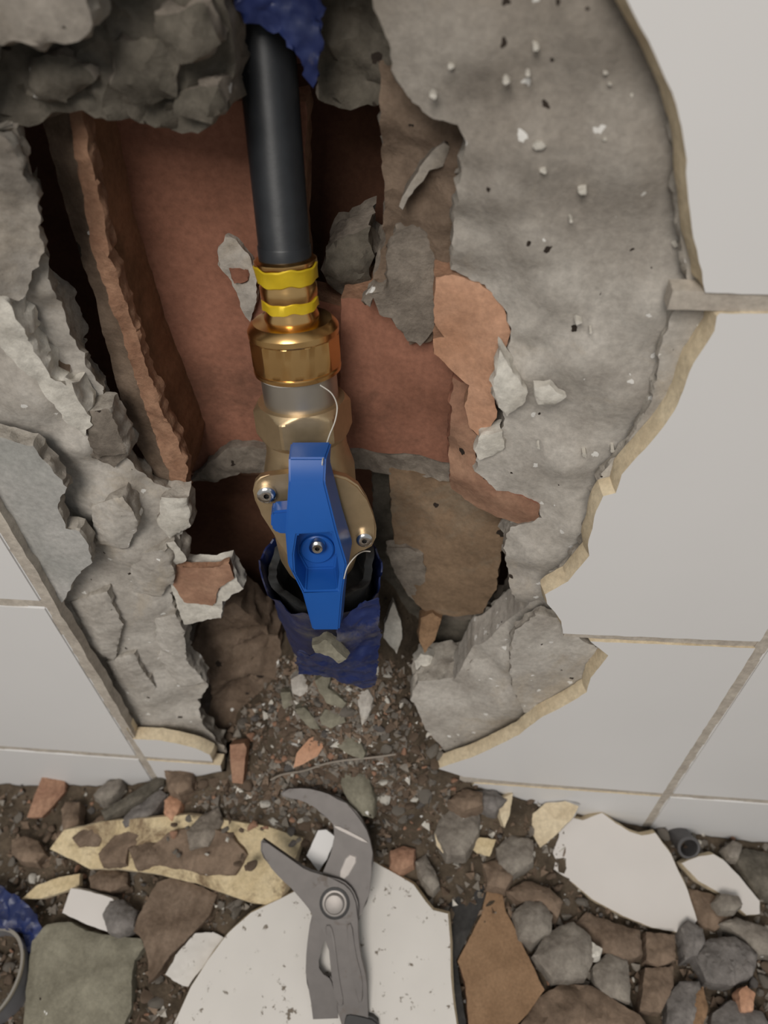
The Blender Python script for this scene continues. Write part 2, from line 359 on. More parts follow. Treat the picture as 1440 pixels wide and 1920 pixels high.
# adhesive skin left along the tile edges on the right
wslab('adhesive_skin', [(1180, -40), (1240, 140), (1262, 260), (1272, 400), (1290, 540), (1258, 590), (1240, 640), (1232, 700), (1218, 760), (1170, 840), (1118, 905), (1110, 960), (1090, 1030), (1060, 1060), (1030, 1085),
    (1060, 1120), (1150, 1060), (1220, 950), (1350, 780), (1380, 600), (1370, 300), (1300, -40)], .004, [M['plaster'], M['plaster_edge']], Y=.0065, step=.002, rag=.002, rough=.0007, rscale=60, seed=12, **P_)
wslab('adhesive_skin', [(965, 1180), (1010, 1150), (1060, 1165), (1085, 1195), (1140, 1226), (1110, 1270), (1090, 1300), (1030, 1322), (985, 1335), (960, 1290), (955, 1230)], .004, [M['plaster'], M['plaster_edge']], Y=.0068,
    step=.002, rag=.0018, rough=.0007, rscale=60, seed=13, **P_)
# left-hand plaster
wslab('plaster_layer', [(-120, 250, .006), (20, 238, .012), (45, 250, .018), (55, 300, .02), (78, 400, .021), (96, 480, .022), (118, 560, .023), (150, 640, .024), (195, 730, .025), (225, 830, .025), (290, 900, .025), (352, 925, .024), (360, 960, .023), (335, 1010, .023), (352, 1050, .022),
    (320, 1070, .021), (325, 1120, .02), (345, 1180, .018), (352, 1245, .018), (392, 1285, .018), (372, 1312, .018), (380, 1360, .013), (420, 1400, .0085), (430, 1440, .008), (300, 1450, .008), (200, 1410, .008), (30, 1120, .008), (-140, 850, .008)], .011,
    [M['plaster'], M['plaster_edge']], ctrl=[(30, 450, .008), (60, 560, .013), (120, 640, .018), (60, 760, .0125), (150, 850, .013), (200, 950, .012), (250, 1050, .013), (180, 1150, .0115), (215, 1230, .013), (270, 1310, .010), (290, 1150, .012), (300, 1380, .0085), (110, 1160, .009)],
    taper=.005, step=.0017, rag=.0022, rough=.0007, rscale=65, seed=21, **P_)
wslab('adhesive_skin', [(-60, 800), (0, 822), (63, 838), (82, 860), (103, 885), (126, 912), (108, 943), (122, 990), (150, 998), (168, 1025), (172, 1056), (143, 1082), (128, 1110), (112, 1135), (60, 1080), (-60, 920)], .006, [M['smooth_plaster'], M['plaster_edge']], Y=.0045,
    step=.002, rag=.0016, rough=.0005, rscale=40, seed=22, smooth=30, **P_)
wslab('plaster_lump', [(-60, 520, .005), (22, 575, .009), (48, 610, .011), (67, 655, .012), (103, 712, .013), (140, 722, .015), (155, 755, .015), (173, 795, .015), (160, 818, .015), (125, 795, .013), (85, 745, .011), (40, 700, .009), (-60, 620, .005)], .009, [M['pale_plaster'], M['pale_plaster']],
    ctrl=[(20, 620, .0075), (80, 700, .011)], step=.0018, rag=.002, rough=.0012, seed=23, **P_)
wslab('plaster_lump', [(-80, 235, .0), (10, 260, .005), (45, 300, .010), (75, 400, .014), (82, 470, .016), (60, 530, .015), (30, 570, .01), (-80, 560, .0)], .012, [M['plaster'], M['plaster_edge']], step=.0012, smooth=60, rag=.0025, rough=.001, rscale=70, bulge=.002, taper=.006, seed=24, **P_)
wslab('plaster_lump', [(100, 650, .024), (130, 650, .026), (170, 720, .026), (215, 800, .024), (240, 850, .022), (210, 880, .018), (165, 850, .017), (170, 800, .017), (140, 720, .02)], .012, [M['mortar'], M['plaster_edge']], step=.0012, smooth=60, rag=.0014, rough=.0012, bulge=.003, seed=25, **P_)
wslab('plaster_lump', [(20, 560, .022), (60, 540, .022), (105, 560, .025), (140, 640, .026), (135, 725, .02), (100, 705, .018), (66, 650, .017)], .012, [M['mortar_brown'], M['plaster_edge']], step=.0012, smooth=60, rag=.0014, rough=.0012, bulge=.002, seed=26, **P_)
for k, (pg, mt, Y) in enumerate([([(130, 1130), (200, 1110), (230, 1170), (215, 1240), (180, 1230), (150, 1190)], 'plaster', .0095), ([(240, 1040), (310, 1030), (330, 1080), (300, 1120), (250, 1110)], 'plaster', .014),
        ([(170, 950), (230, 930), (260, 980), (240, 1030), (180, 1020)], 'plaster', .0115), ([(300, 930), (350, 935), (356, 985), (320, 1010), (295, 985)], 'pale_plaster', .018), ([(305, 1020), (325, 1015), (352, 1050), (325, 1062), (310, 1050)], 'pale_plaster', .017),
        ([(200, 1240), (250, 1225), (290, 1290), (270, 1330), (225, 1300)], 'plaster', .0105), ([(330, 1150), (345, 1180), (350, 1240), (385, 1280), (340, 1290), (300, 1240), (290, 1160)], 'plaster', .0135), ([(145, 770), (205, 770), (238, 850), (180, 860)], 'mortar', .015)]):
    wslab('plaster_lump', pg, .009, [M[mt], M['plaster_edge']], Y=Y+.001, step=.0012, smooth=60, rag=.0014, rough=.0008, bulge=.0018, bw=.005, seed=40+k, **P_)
# top: dark overhanging lumps and a pale slab at the top left corner
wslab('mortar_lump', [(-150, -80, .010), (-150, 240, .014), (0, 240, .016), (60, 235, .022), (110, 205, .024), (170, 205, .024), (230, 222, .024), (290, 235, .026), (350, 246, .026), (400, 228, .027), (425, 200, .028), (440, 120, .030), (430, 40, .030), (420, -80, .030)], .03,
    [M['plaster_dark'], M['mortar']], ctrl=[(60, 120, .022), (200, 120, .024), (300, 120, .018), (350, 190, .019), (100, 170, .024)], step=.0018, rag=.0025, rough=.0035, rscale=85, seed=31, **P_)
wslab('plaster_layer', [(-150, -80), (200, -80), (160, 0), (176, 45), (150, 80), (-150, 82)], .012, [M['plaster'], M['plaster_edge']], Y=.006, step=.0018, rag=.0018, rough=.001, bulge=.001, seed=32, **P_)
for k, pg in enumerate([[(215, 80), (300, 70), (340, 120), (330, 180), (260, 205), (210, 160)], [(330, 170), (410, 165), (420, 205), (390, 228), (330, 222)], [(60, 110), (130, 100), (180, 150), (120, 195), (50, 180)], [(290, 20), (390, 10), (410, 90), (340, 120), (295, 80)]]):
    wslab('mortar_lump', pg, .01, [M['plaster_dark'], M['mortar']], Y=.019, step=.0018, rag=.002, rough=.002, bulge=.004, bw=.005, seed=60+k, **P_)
# the plaster goes on above and to the left of the view until it meets the tiles
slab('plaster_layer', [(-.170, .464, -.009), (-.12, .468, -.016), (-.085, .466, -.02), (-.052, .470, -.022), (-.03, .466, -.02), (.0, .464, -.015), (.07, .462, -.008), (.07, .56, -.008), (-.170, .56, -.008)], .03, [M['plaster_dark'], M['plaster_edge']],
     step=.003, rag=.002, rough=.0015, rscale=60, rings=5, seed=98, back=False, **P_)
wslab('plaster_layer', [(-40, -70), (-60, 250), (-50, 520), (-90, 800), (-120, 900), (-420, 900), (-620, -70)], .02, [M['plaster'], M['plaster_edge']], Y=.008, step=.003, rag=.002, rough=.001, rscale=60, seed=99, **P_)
# behind and right of the pipe at the top
wslab('mortar_lump', [(585, -60, .05), (590, 120, .05), (600, 185, .05), (660, 200, .05), (715, 190, .045), (760, 160, .04), (740, -60, .04)], .03, [M['plaster_dark'], M['mortar']], step=.002, rag=.002, rough=.004, seed=33, **P_)
wslab('mortar_face', [(712, 110, .044), (716, 300, .047), (722, 420, .048), (716, 480, .047), (700, 520, .046), (720, 545, .046), (745, 600, .044), (770, 650, .044), (810, 635, .042), (830, 560, .038), (850, 490, .034), (862, 400, .034), (870, 280, .034), (880, 200, .034), (800, 120, .034)], .03,
    [M['mortar_brown'], M['mortar']], ctrl=[(760, 470, .042), (790, 560, .041), (790, 330, .043)], step=.002, rag=.002, rough=.002, seed=34, **P_)
wslab('mortar_lump', [(718, 480), (740, 440), (790, 430), (835, 450), (842, 520), (822, 560), (815, 620), (790, 650), (765, 640), (740, 605), (715, 590), (700, 560), (690, 575), (680, 560), (730, 535)], .01, [M['mortar'], M['mortar']], Y=.039, step=.0018, rag=.002, rough=.001, seed=35, **P_)
wslab('mortar_lump', [(798, 300), (830, 265), (842, 275), (830, 310), (805, 322), (775, 355), (755, 395), (748, 388), (765, 350)], .006, [M['plaster'], M['mortar']], Y=.036, step=.0015, rag=.001, rough=.001, bulge=.0015, seed=36, **P_)
wslab('mortar_lump', [(610, 470), (650, 440), (690, 430), (700, 480), (690, 540), (650, 555), (610, 530)], .02, [M['plaster_dark'], M['mortar']], Y=.062, step=.002, rag=.002, rough=.003, bulge=.003, seed=37, **P_)
# hollow brick left: red inner face, projecting web with broken edge, dark slot
wslab('brick', [(190, 190), (575, 190), (570, 420), (580, 560), (640, 575), (650, 700), (660, 860), (330, 890), (250, 600)], .012, [M['red_brick'], M['brick_edge']], Y=.06, step=.004, rag=.001, rough=.0005, rscale=20, seed=71, **P_)
wslab('brick_web', [(78, 215, .037), (150, 205, .036), (172, 320, .035), (205, 480, .034), (243, 600, .033), (275, 700, .032), (312, 790, .031), (350, 885, .030), (345, 925, .030), (300, 905, .031), (255, 830, .033), (222, 730, .034), (202, 650, .036), (178, 550, .038), (140, 440, .039), (108, 330, .039)], .034,
    [M['mortar_brown'], M['web_clay']], step=.0016, rag=.0006, rough=.0009, rscale=70, side_rough=.0005, seed=72, **P_)
wslab('brick_edge', [(132, 205, .0345), (152, 205, .0335), (174, 320, .0325), (207, 480, .0315), (245, 600, .0305), (277, 700, .0295), (314, 790, .0285), (352, 880, .0275), (346, 935, .0275), (322, 900, .0285), (285, 800, .0295), (252, 700, .0305), (222, 610, .0315), (180, 490, .0325), (150, 330, .034)], .006,
    [M['brick_edge'], M['brick_edge']], step=.0014, rag=.0014, rough=.0012, seed=73, **P_)
wslab('mortar_lump', [(408, 470), (420, 445), (440, 450), (470, 480), (482, 520), (480, 570), (468, 605), (455, 580), (435, 530), (415, 500)], .004, [M['plaster'], M['plaster_edge']], Y=.0575, step=.0013, rag=.0014, rough=.0012, bulge=.001, seed=74, **P_)
wslab('brick_edge', [(430, 505), (462, 505), (465, 525), (440, 530)], .003, [M['red_brick']], Y=.056, step=.0013, rag=.001, rough=.0005, seed=75, **P_)
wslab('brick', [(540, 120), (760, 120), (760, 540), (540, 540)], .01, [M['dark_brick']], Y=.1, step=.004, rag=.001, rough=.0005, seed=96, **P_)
# right side: smooth red brick face, mortar joint, lower brown brick
wslab('brick', [(640, 560, .052), (700, 560, .05), (780, 600, .047), (840, 620, .044), (860, 720, .042), (855, 870, .042), (760, 850, .046), (640, 840, .052)], .02, [M['red_brick'], M['brick_edge']], step=.003, rag=.001, rough=.0005, rscale=20, seed=76, **P_)
wslab('mortar_joint', [(610, 845, .055), (650, 838, .053), (760, 843, .047), (850, 865, .043), (850, 905, .043), (790, 890, .047), (730, 885, .05), (650, 880, .055)], .02, [M['mortar'], M['mortar']], step=.0018, rag=.0015, rough=.002, seed=77, **P_)
wslab('mortar_joint', [(355, 905, .055), (390, 870, .055), (425, 842, .055), (480, 838, .055), (540, 850, .055), (540, 885, .055), (450, 890, .055), (400, 905, .055)], .02, [M['mortar'], M['mortar']], step=.0018, rag=.0015, rough=.002, bulge=.002, seed=78, **P_)
wslab('brick', [(728, 880, .049), (800, 888, .047), (850, 905, .044), (940, 960, .037), (945, 1010, .037), (930, 1100, .037), (905, 1150, .038), (860, 1155, .04), (800, 1150, .042), (760, 1110, .044), (740, 1060, .046), (735, 960, .048)], .02, [M['brown_brick'], M['brown_brick']], step=.002, rag=.0015, rough=.0009, seed=79, **P_)
wslab('mortar_lump', [(725, 1030), (760, 1025), (795, 1040), (800, 1100), (795, 1140), (765, 1115), (740, 1075)], .004, [M['mortar'], M['mortar']], Y=.0435, step=.0018, rag=.0015, rough=.0008, seed=80, **P_)
# broken web of the brick on the right: orange above, darker red below
wslab('brick_web', [(818, 520, .030), (850, 514, .029), (900, 530, .026), (945, 570, .024), (958, 625, .022), (940, 690, .0215), (926, 742, .020), (932, 790, .020), (905, 828, .021), (880, 800, .025), (872, 760, .026), (880, 720, .026), (850, 695, .028), (815, 660, .030), (812, 635, .030), (835, 630, .030), (812, 600, .031)], .012,
    [M['orange_brick'], M['brick_edge']], step=.0015, rag=.0012, rough=.0006, bulge=.0008, bw=.003, seed=81, **P_)
wslab('brick_web', [(848, 700, .034), (882, 722, .029), (872, 765, .029), (885, 805, .027), (905, 830, .025), (893, 850, .024), (893, 880, .024), (935, 925, .0195), (985, 935, .0165), (1012, 952, .0155), (1012, 972, .016), (985, 985, .019), (940, 972, .023), (890, 945, .028), (845, 910, .034), (842, 820, .036)], .010,
    [M['terracotta'], M['red_brick']], step=.0015, rag=.0014, rough=.0008, bulge=.0006, bw=.003, seed=82, **P_)
wslab('plaster_lump', [(900, 818), (942, 808), (945, 840), (925, 855), (898, 862), (890, 845)], .006, [M['pale_plaster']], Y=.0185, step=.0014, rag=.0012, rough=.0008, bulge=.0015, seed=83, **P_)
wslab('plaster_lump', [(935, 660), (955, 690), (990, 735), (985, 755), (950, 782), (935, 765), (925, 730)], .006, [M['pale_plaster']], Y=.0135, step=.0014, rag=.0014, rough=.001, bulge=.0015, seed=84, **P_)
wslab('plaster_lump', [(1000, 728), (1030, 722), (1060, 745), (1040, 760), (1008, 757)], .003, [M['pale_plaster']], Y=.0095, step=.0014, rag=.0008, rough=.0004, bulge=.001, bw=.002, seed=85, **P_)
for k, (x, y, r) in enumerate([(1011, 275, 14), (1094, 360, 11), (1085, 605, 7), (1107, 624, 5), (1100, 28, 11), (1004, 90, 8), (948, 154, 8), (1135, 136, 8), (1020, 322, 8), (813, 182, 8), (1268, 460, 7), (1070, 415, 5), (1148, 846, 7), (1095, 853, 8), (1010, 840, 4), (1145, 158, 4), (990, 140, 7), (1186, 178, 6), (1135, 262, 6), (845, 125, 8)]):
    rr = random.Random(k)
    wslab('plaster_fleck', [(x+.75*r*(1+.4*rr.uniform(-1, 1))*math.cos(a*1.05), y+.62*r*(1+.4*rr.uniform(-1, 1))*math.sin(a*1.05)) for a in range(6)], .003, [M['pale_plaster']], Y=.0108 if x > 900 else .015, step=.0008, rag=.0003, rough=0, bulge=.0006, bw=.001, rings=1, seed=k, **P_)
wslab('plaster_lump', [(1002, 1118, .016), (1020, 1132, .0145), (985, 1185, .0155), (930, 1228, .017), (872, 1285, .017), (845, 1275, .021), (885, 1212, .023), (950, 1160, .021)], .016, [M['plaster'], M['plaster']], step=.0012, rag=.0008, rough=.0006, bulge=.001, side_rough=.0004, smooth=60, seed=97, **P_)
# lower rim: dirt covered brick under the left web, jammed brick-and-plaster piece
wslab('brick', [(380, 1160, .05), (440, 1130, .052), (520, 1190, .052), (545, 1300, .04), (540, 1420, .02), (430, 1440, .014), (385, 1390, .02), (395, 1290, .03), (350, 1240, .035)], .02, [M['mortar_brown'], M['mortar_brown']], ctrl=[(450, 1280, .042)], step=.002, rag=.002, rough=.003, seed=86, **P_)
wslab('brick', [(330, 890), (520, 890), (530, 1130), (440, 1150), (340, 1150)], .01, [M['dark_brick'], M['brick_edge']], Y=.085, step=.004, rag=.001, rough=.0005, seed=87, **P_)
wslab('plaster_lump', [(312, 1075, .019), (330, 1064, .019), (400, 1066, .020), (430, 1058, .021), (455, 1105, .019), (418, 1128, .017), (414, 1160, .016), (345, 1172, .015), (330, 1130, .016)], .008, [M['pale_plaster'], M['pale_plaster']], step=.0014, rag=.0012, rough=.0008, seed=88, **P_)
wslab('brick_edge', [(314, 1072, .0185), (330, 1062, .018), (400, 1064, .019), (430, 1054, .020), (440, 1085, .018), (408, 1105, .0165), (400, 1138, .0155), (345, 1130, .015), (325, 1100, .0165)], .003, [M['terracotta'], M['brick_edge']], step=.0014, rag=.001, rough=.0008, seed=89, **P_)
wslab('mortar_face', [(700, 880, .062), (735, 880, .062), (745, 1060, .06), (800, 1160, .055), (920, 1160, .05), (1010, 1000, .04), (1000, 1130, .04), (880, 1280, .04), (700, 1290, .05)], .012, [M['plaster_dark'], M['mortar']], step=.003, rag=.002, rough=.002, seed=90, **P_)

# ------------------------------------------------------------------ floor rubble bed
def bed(name, inner):
    bm = bmesh.new(); xs = np.arange(-.5, .501, .005); ys = np.concatenate([np.arange(-.62, -.2, .01), np.arange(-.2, .061, .0035)])
    rows = []
    for y in ys:
        r = []
        for x in xs:
            if (y > .0015) if not inner else (y < -.001 or not (-.118 < x < .03)): r.append(None); continue
            e = max(0, 1-max(0, (abs(x)-.34)/.16)); z = heap(x, y)*min(1, e*1.3)
            z += .0035*fbm(Vector((x, y, 0))*70, 4)*min(1, z/.02)+.0012*noise.noise(Vector((x, y, 1))*330)*min(1, z/.02)
            r.append(bm.verts.new((x, y, max(z, .0004))))
        rows.append(r)
    for a, b in zip(rows, rows[1:]):
        for i in range(len(xs)-1):
            q = (a[i], a[i+1], b[i+1], b[i])
            if all(q): bm.faces.new(q)
    return finish(name, bm, M['dust'], wall if inner else None, 60)
led = bed('debris_ledge', True); led['kind'] = 'stuff'
tag(bed('rubble_bed', False), 'heap of brown mortar dust and fine grit piled against the broken wall', 'dust', kind='stuff')

# ------------------------------------------------------------------ pipe, brass fitting, ball valve
tl = math.radians(13)
def axis_frame(lean, phi):
    a = Vector((-lean, math.sin(tl), math.cos(tl))).normalized(); n = Vector((0, -math.cos(tl), math.sin(tl)))
    n = (n-a*n.dot(a)).normalized(); x = n.cross(a); x = -x if x.x < 0 else x
    n2 = math.cos(phi)*n+math.sin(phi)*x; x2 = math.cos(phi)*x-math.sin(phi)*n
    return a, n2, x2
AX0 = W(548, 600, .034)
VA, VN, VXX = axis_frame(.04, math.radians(9))
def fm(o, x, y, z): return Matrix(((x.x, y.x, z.x, o.x), (x.y, y.y, z.y, o.y), (x.z, y.z, z.z, o.z), (0, 0, 0, 1)))
VM = fm(AX0, VXX, -VN, VA); VMI = VM.inverted()
def lathe(bm, prof, seg=48, rf=None, mi=0, xf=None, cap=True):
    prev = None; first = None
    for s, r in prof:
        ring = []
        for k in range(seg):
            t = 2*math.pi*k/seg; rr = rf(t, s, r) if rf else r
            p = Vector((rr*math.sin(t), -rr*math.cos(t), s)); ring.append(bm.verts.new(xf @ p if xf else p))
        if prev:
            for k in range(seg):
                f = bm.faces.new((prev[k], prev[(k+1) % seg], ring[(k+1) % seg], ring[k])); f.material_index = mi
        else: first = ring
        prev = ring
    if cap:
        bm.faces.new(list(reversed(first))).material_index = mi; bm.faces.new(prev).material_index = mi
def part(name, fn, mats, parent, smooth=35):
    bm = bmesh.new(); fn(bm); bmesh.ops.recalc_face_normals(bm, faces=bm.faces[:])
    o = finish(name, bm, mats, None, smooth); o.parent = parent; return o
def hexr(ap, s0, s1, ch, rot=0, lobes=6):
    h = math.pi/lobes
    def f(t, s, r):
        u = ((t+rot) % (2*h))-h; R = ap/math.cos(u); rc = ap/math.cos(h)
        e = min(s-s0, s1-s)
        return min(R, ap*1.0+e*ch, rc)*(r)
    return f
def hexprof(s0, s1, n=12):
    L = s1-s0; st = [0, .03, .06, .1, .14, .18, .24, .32, .5, .68, .76, .82, .86, .9, .94, .97, 1]
    return [(s0+L*q, 1.0) for q in st]
# pipe
pa = Vector((-.012, math.sin(tl), math.cos(tl))).normalized(); pn = Vector((0, -pa.z, pa.y)); px_ = pn.cross(pa); px_ = -px_ if px_.x < 0 else px_
p_base = AX0+VA*.0175
pipe = empty('water_pipe', fm(p_base, px_, -pn, pa))
tag(pipe, 'black plastic water pipe coming down the broken wall into brass fitting', 'pipe')
part('pipe_tube', lambda bm: lathe(bm, [(0, .0078), (.003, .0080), (.0038, .0080), (.004, .0079), (.16, .0079)], 48), M['pipe'], pipe)
part('pipe_collar', lambda bm: lathe(bm, [(.0000, .0080), (.0002, .0082), (.006, .0082), (.0064, .008)], 48, cap=False), M['pipe'], pipe)
# brass fitting
fit = empty('brass_fitting', VM.copy()); tag(fit, 'shiny brass compression fitting with yellow bands under the black pipe', 'fitting')
def wavy(bm, a):
    for v in bm.verts: v.co.z += a*(math.sin(math.atan2(v.co.x, -v.co.y)*5+1)+.5*math.sin(math.atan2(v.co.x, -v.co.y)*11))*.6
def ribs(t, s, r): return r*(1+.012*math.cos(t*8))
part('sleeve', lambda bm: lathe(bm, [(-.004, .0085), (-.001, .0085), (.0005, .0088), (.002, .0088), (.0035, .0082), (.0065, .0082), (.0082, .0090), (.0115, .0090), (.013, .0084), (.0165, .0087), (.0185, .0097), (.0195, .0097), (.0202, .0088)], 64, ribs), M['brass'], fit)
part('seal_band', lambda bm: lathe(bm, [(.0128, .0090), (.0132, .0096), (.0165, .0098), (.0178, .0101), (.0183, .0098)], 64, lambda t, s, r: r*(1+.03*math.sin(t*5+s*900)*.5), cap=False) or wavy(bm, .0006), M['brass_yellow'], fit)
part('seal_band', lambda bm: lathe(bm, [(.0042, .0084), (.0045, .0091), (.0072, .0091), (.0078, .0086)], 64, lambda t, s, r: r*(1+.025*math.sin(t*6+s*900)*.5), cap=False) or wavy(bm, .0006), M['brass_yellow'], fit)
def nutf(t, s, r):
    if s > -.0045: return r
    u = ((t+.2) % (math.pi/6))-math.pi/12; return min(r, .01445/math.cos(u))
part('compression_nut', lambda bm: lathe(bm, [(-.0152, .0143), (-.0148, .0147), (-.0135, .0148), (-.013, .0150), (-.0086, .0150), (-.0046, .0150), (-.0044, .0147), (-.0040, .0149), (-.0022, .0149), (-.001, .0142), (.0003, .0128), (.001, .0095)], 96, nutf), M['brass'], fit, 25)
part('rim_ring', lambda bm: lathe(bm, [(-.0172, .0140), (-.0168, .0146), (-.0156, .0147), (-.0151, .0142)], 64), M['brass'], fit)
# ball valve
val = empty('ball_valve', VM.copy()); tag(val, 'brass ball valve with blue wing handle in the wall hole', 'valve')
part('nickel_collar', lambda bm: lathe(bm, [(-.029, .0128), (-.0175, .0129), (-.0172, .0132), (-.0168, .0132)], 64), M['nickel'], val)
part('hex_nut', lambda bm: lathe(bm, hexprof(-.0415, -.0278), 96, hexr(.0149, -.0415, -.0278, .8, .42), cap=True), M['bronze'], val, 22)
part('valve_body', lambda bm: (lathe(bm, [(-.1, .0135), (-.094, .0155), (-.08, .0165), (-.055, .0165), (-.047, .0145), (-.041, .0142)], 64),
     lathe(bm, [(.0, .0125), (.016, .0125)], 48, xf=Matrix.Translation((0, 0, -.069)) @ Matrix.Rotation(math.radians(90), 4, 'X'))), M['bronze'], val)
def pl(px, py, h):                        # survey point on the plane at stem height h, in valve axes
    d = ray(px, py); o = AX0+VN*h; t = (o-CP).dot(VN)/d.dot(VN); return VMI @ (CP+d*t)
def extr(bm, pts, h1, bev=0):
    """pts in valve axes at the front plane; push back by h1"""
    f = [bm.verts.new(p) for p in pts]; b = [bm.verts.new(p+Vector((0, h1, 0))) for p in pts]; n = len(f)
    bm.faces.new(f); bm.faces.new(list(reversed(b)))
    for i in range(n): bm.faces.new((f[i], b[i], b[(i+1) % n], f[(i+1) % n]))
def flange(bm):
    o = [(478, 940), (474, 922), (478, 906), (488, 896), (505, 892), (540, 888), (580, 886), (620, 889), (650, 897), (672, 912), (688, 938), (700, 968), (706, 992), (705, 1010), (697, 1026), (682, 1034), (668, 1034), (655, 1050), (625, 1075), (590, 1080), (550, 1060), (525, 1020), (505, 988), (490, 965)]
    extr(bm, [pl(x, y, .017) for x, y in o], .0032)
    es = [e for e in bm.edges if all(abs(v.co.y+.017) < .0005 for v in e.verts)]
    bmesh.ops.bevel(bm, geom=es, offset=.0007, segments=3, affect='EDGES')
part('flange_plate', flange, M['bronze'], val, 40)
def screw(px, py, h, r, parent):
    c = pl(px, py, h); T = Matrix.Translation(c) @ Matrix.Rotation(math.radians(90), 4, 'X')
    part('screw', lambda bm: (lathe(bm, [(-.004, r*.9), (-.0006, r), (.0004, r), (.0009, r*.85), (.0012, r*.62), (.0011, r*.3)], 32, xf=T, cap=False),
         lathe(bm, [(-.0008, .0001), (-.0008, .62), (.00125, .62)], 36, lambda t, s, q: q*r*(1-.42*(.5+.5*math.cos(6*t))) if q > .1 else q, xf=T, cap=False, mi=1)), [M['steel'], M['grip']], parent, 30)
screw(500, 928, .0185, .0033, val); screw(683, 1012, .0185, .0030, val)
HH = .0335
def handle(bm):
    # outline of the front, clockwise from the upper left: (px, py, stem height)
    o = [(541, 859, HH-.004), (611, 859, HH-.004), (609, 905, HH), (631, 994, HH), (650, 1058, HH), (642, 1113, HH), (636, 1182, HH-.0035), (586, 1182, HH-.0035), (567, 1113, HH), (540, 1060, HH), (535, 1000, HH), (541, 904, HH)]
    F = [bm.verts.new(pl(*p)) for p in o]
    c = sum((v.co for v in F), Vector())/len(F)
    B = []
    for v in F:
        p = v.co.copy(); p.x = c.x+(p.x-c.x)*1.13+.0012; p.z = c.z+(p.z-c.z)*1.02; p.y += .0135 if abs(v.co.y+HH) < .001 else .0095; B.append(bm.verts.new(p))
    I = [bm.verts.new(pl(x, y, HH)) for x, y in ((557, 1003), (622, 999), (632, 1040), (637, 1078), (633, 1107), (572, 1109), (553, 1076), (551, 1040))]
    J = []
    ic = sum((v.co for v in I), Vector())/8
    for v in I: J.append(bm.verts.new(Vector((ic.x+(v.co.x-ic.x)*.9, v.co.y+.0118, ic.z+(v.co.z-ic.z)*.92))))
    bm.faces.new((F[0], F[1], F[2], F[11])); bm.faces.new((F[5], F[6], F[7], F[8]))
    O = [F[11], F[2], F[3], F[4], F[5], F[8], F[9], F[10]]
    for k in range(8): bm.faces.new((O[k], O[(k+1) % 8], I[(k+1) % 8], I[k])); bm.faces.new((I[k], I[(k+1) % 8], J[(k+1) % 8], J[k]))
    bm.faces.new(J)
    for k in range(12): bm.faces.new((F[k], B[k], B[(k+1) % 12], F[(k+1) % 12]))
    bm.faces.new(B)
    bmesh.ops.recalc_face_normals(bm, faces=bm.faces[:])
    bmesh.ops.bevel(bm, geom=[e for e in bm.edges if e.calc_face_angle(0) > .15], offset=.0006, segments=2, affect='EDGES')
hd = part('handle', handle, M['blue'], val, 50)
cc = pl(595, 1027, HH-.0118)
part('boss', lambda bm: lathe(bm, [(-.002, .0062), (.0012, .0060), (.0016, .0055), (.0017, .003)], 40, xf=Matrix.Translation(cc) @ Matrix.Rotation(math.radians(90), 4, 'X')), M['blue'], hd)
screw(595, 1026, HH-.0083, .0029, hd)
def stop(bm):
    extr(bm, [pl(x, y, .027) for x, y in ((512, 960), (545, 957), (548, 1003), (520, 1002), (508, 990), (508, 965))], .007)
    bmesh.ops.bevel(bm, geom=bm.edges[:], offset=.0008, segments=2, affect='EDGES')
part('stop_lug', stop, M['blue'], hd, 50)

# torn pipe insulation under the valve: black foam with a blue film skin
ins = empty('pipe_insulation', VM.copy()); tag(ins, 'torn black foam pipe sleeve with blue film skin below the valve', 'insulation')
def torn(bm, r0, r1, top, amp, seed, low=-.19, dip=0, side=0):
    seg, nr = 90, 26; R = []
    for k in range(seg):
        t = 2*math.pi*k/seg; tp = top+amp*noise.noise(Vector((math.cos(t)*1.6, math.sin(t)*1.6, seed)))+amp*.4*noise.noise(Vector((math.cos(t)*5, math.sin(t)*5, seed)))
        tp -= dip*(.5+.5*math.cos(t-.3))-side*math.sin(t); col = []; bk = []
        for j in range(nr):
            f = j/(nr-1); s = tp+(low-tp)*f; back = .5*max(0, -.098-s); flare = 1+.10*math.exp(-f*9)
            r = r1*flare*(1+.05*noise.noise(Vector((math.cos(t)*2, math.sin(t)*2, s*90+seed)))+.03*noise.noise(Vector((math.cos(t)*6, math.sin(t)*6, s*240+seed))))
            col.append(bm.verts.new((r*math.sin(t), -r*math.cos(t)+back, s))); bk.append(back)
        col2 = [bm.verts.new(((v.co.x)*r0/r1, (v.co.y-q)*r0/r1+q, v.co.z-.0003)) for v, q in zip(col, bk)]; R.append((col, col2))
    for k in range(seg):
        a, a2 = R[k]; b, b2 = R[(k+1) % seg]
        for j in range(nr-1):
            bm.faces.new((a[j], b[j], b[j+1], a[j+1])); bm.faces.new((a2[j], a2[j+1], b2[j+1], b2[j]))
        bm.faces.new((a[0], a2[0], b2[0], b[0]))
part('foam_sleeve', lambda bm: torn(bm, .0165, .0195, -.096, .006, 2.0, -.165, .012, .004), M['foam'], ins, 60)
part('film_skin', lambda bm: torn(bm, .0218, .0224, -.099, .012, 5.0, -.175, .016, -.004), M['blue_film'], ins, 50)

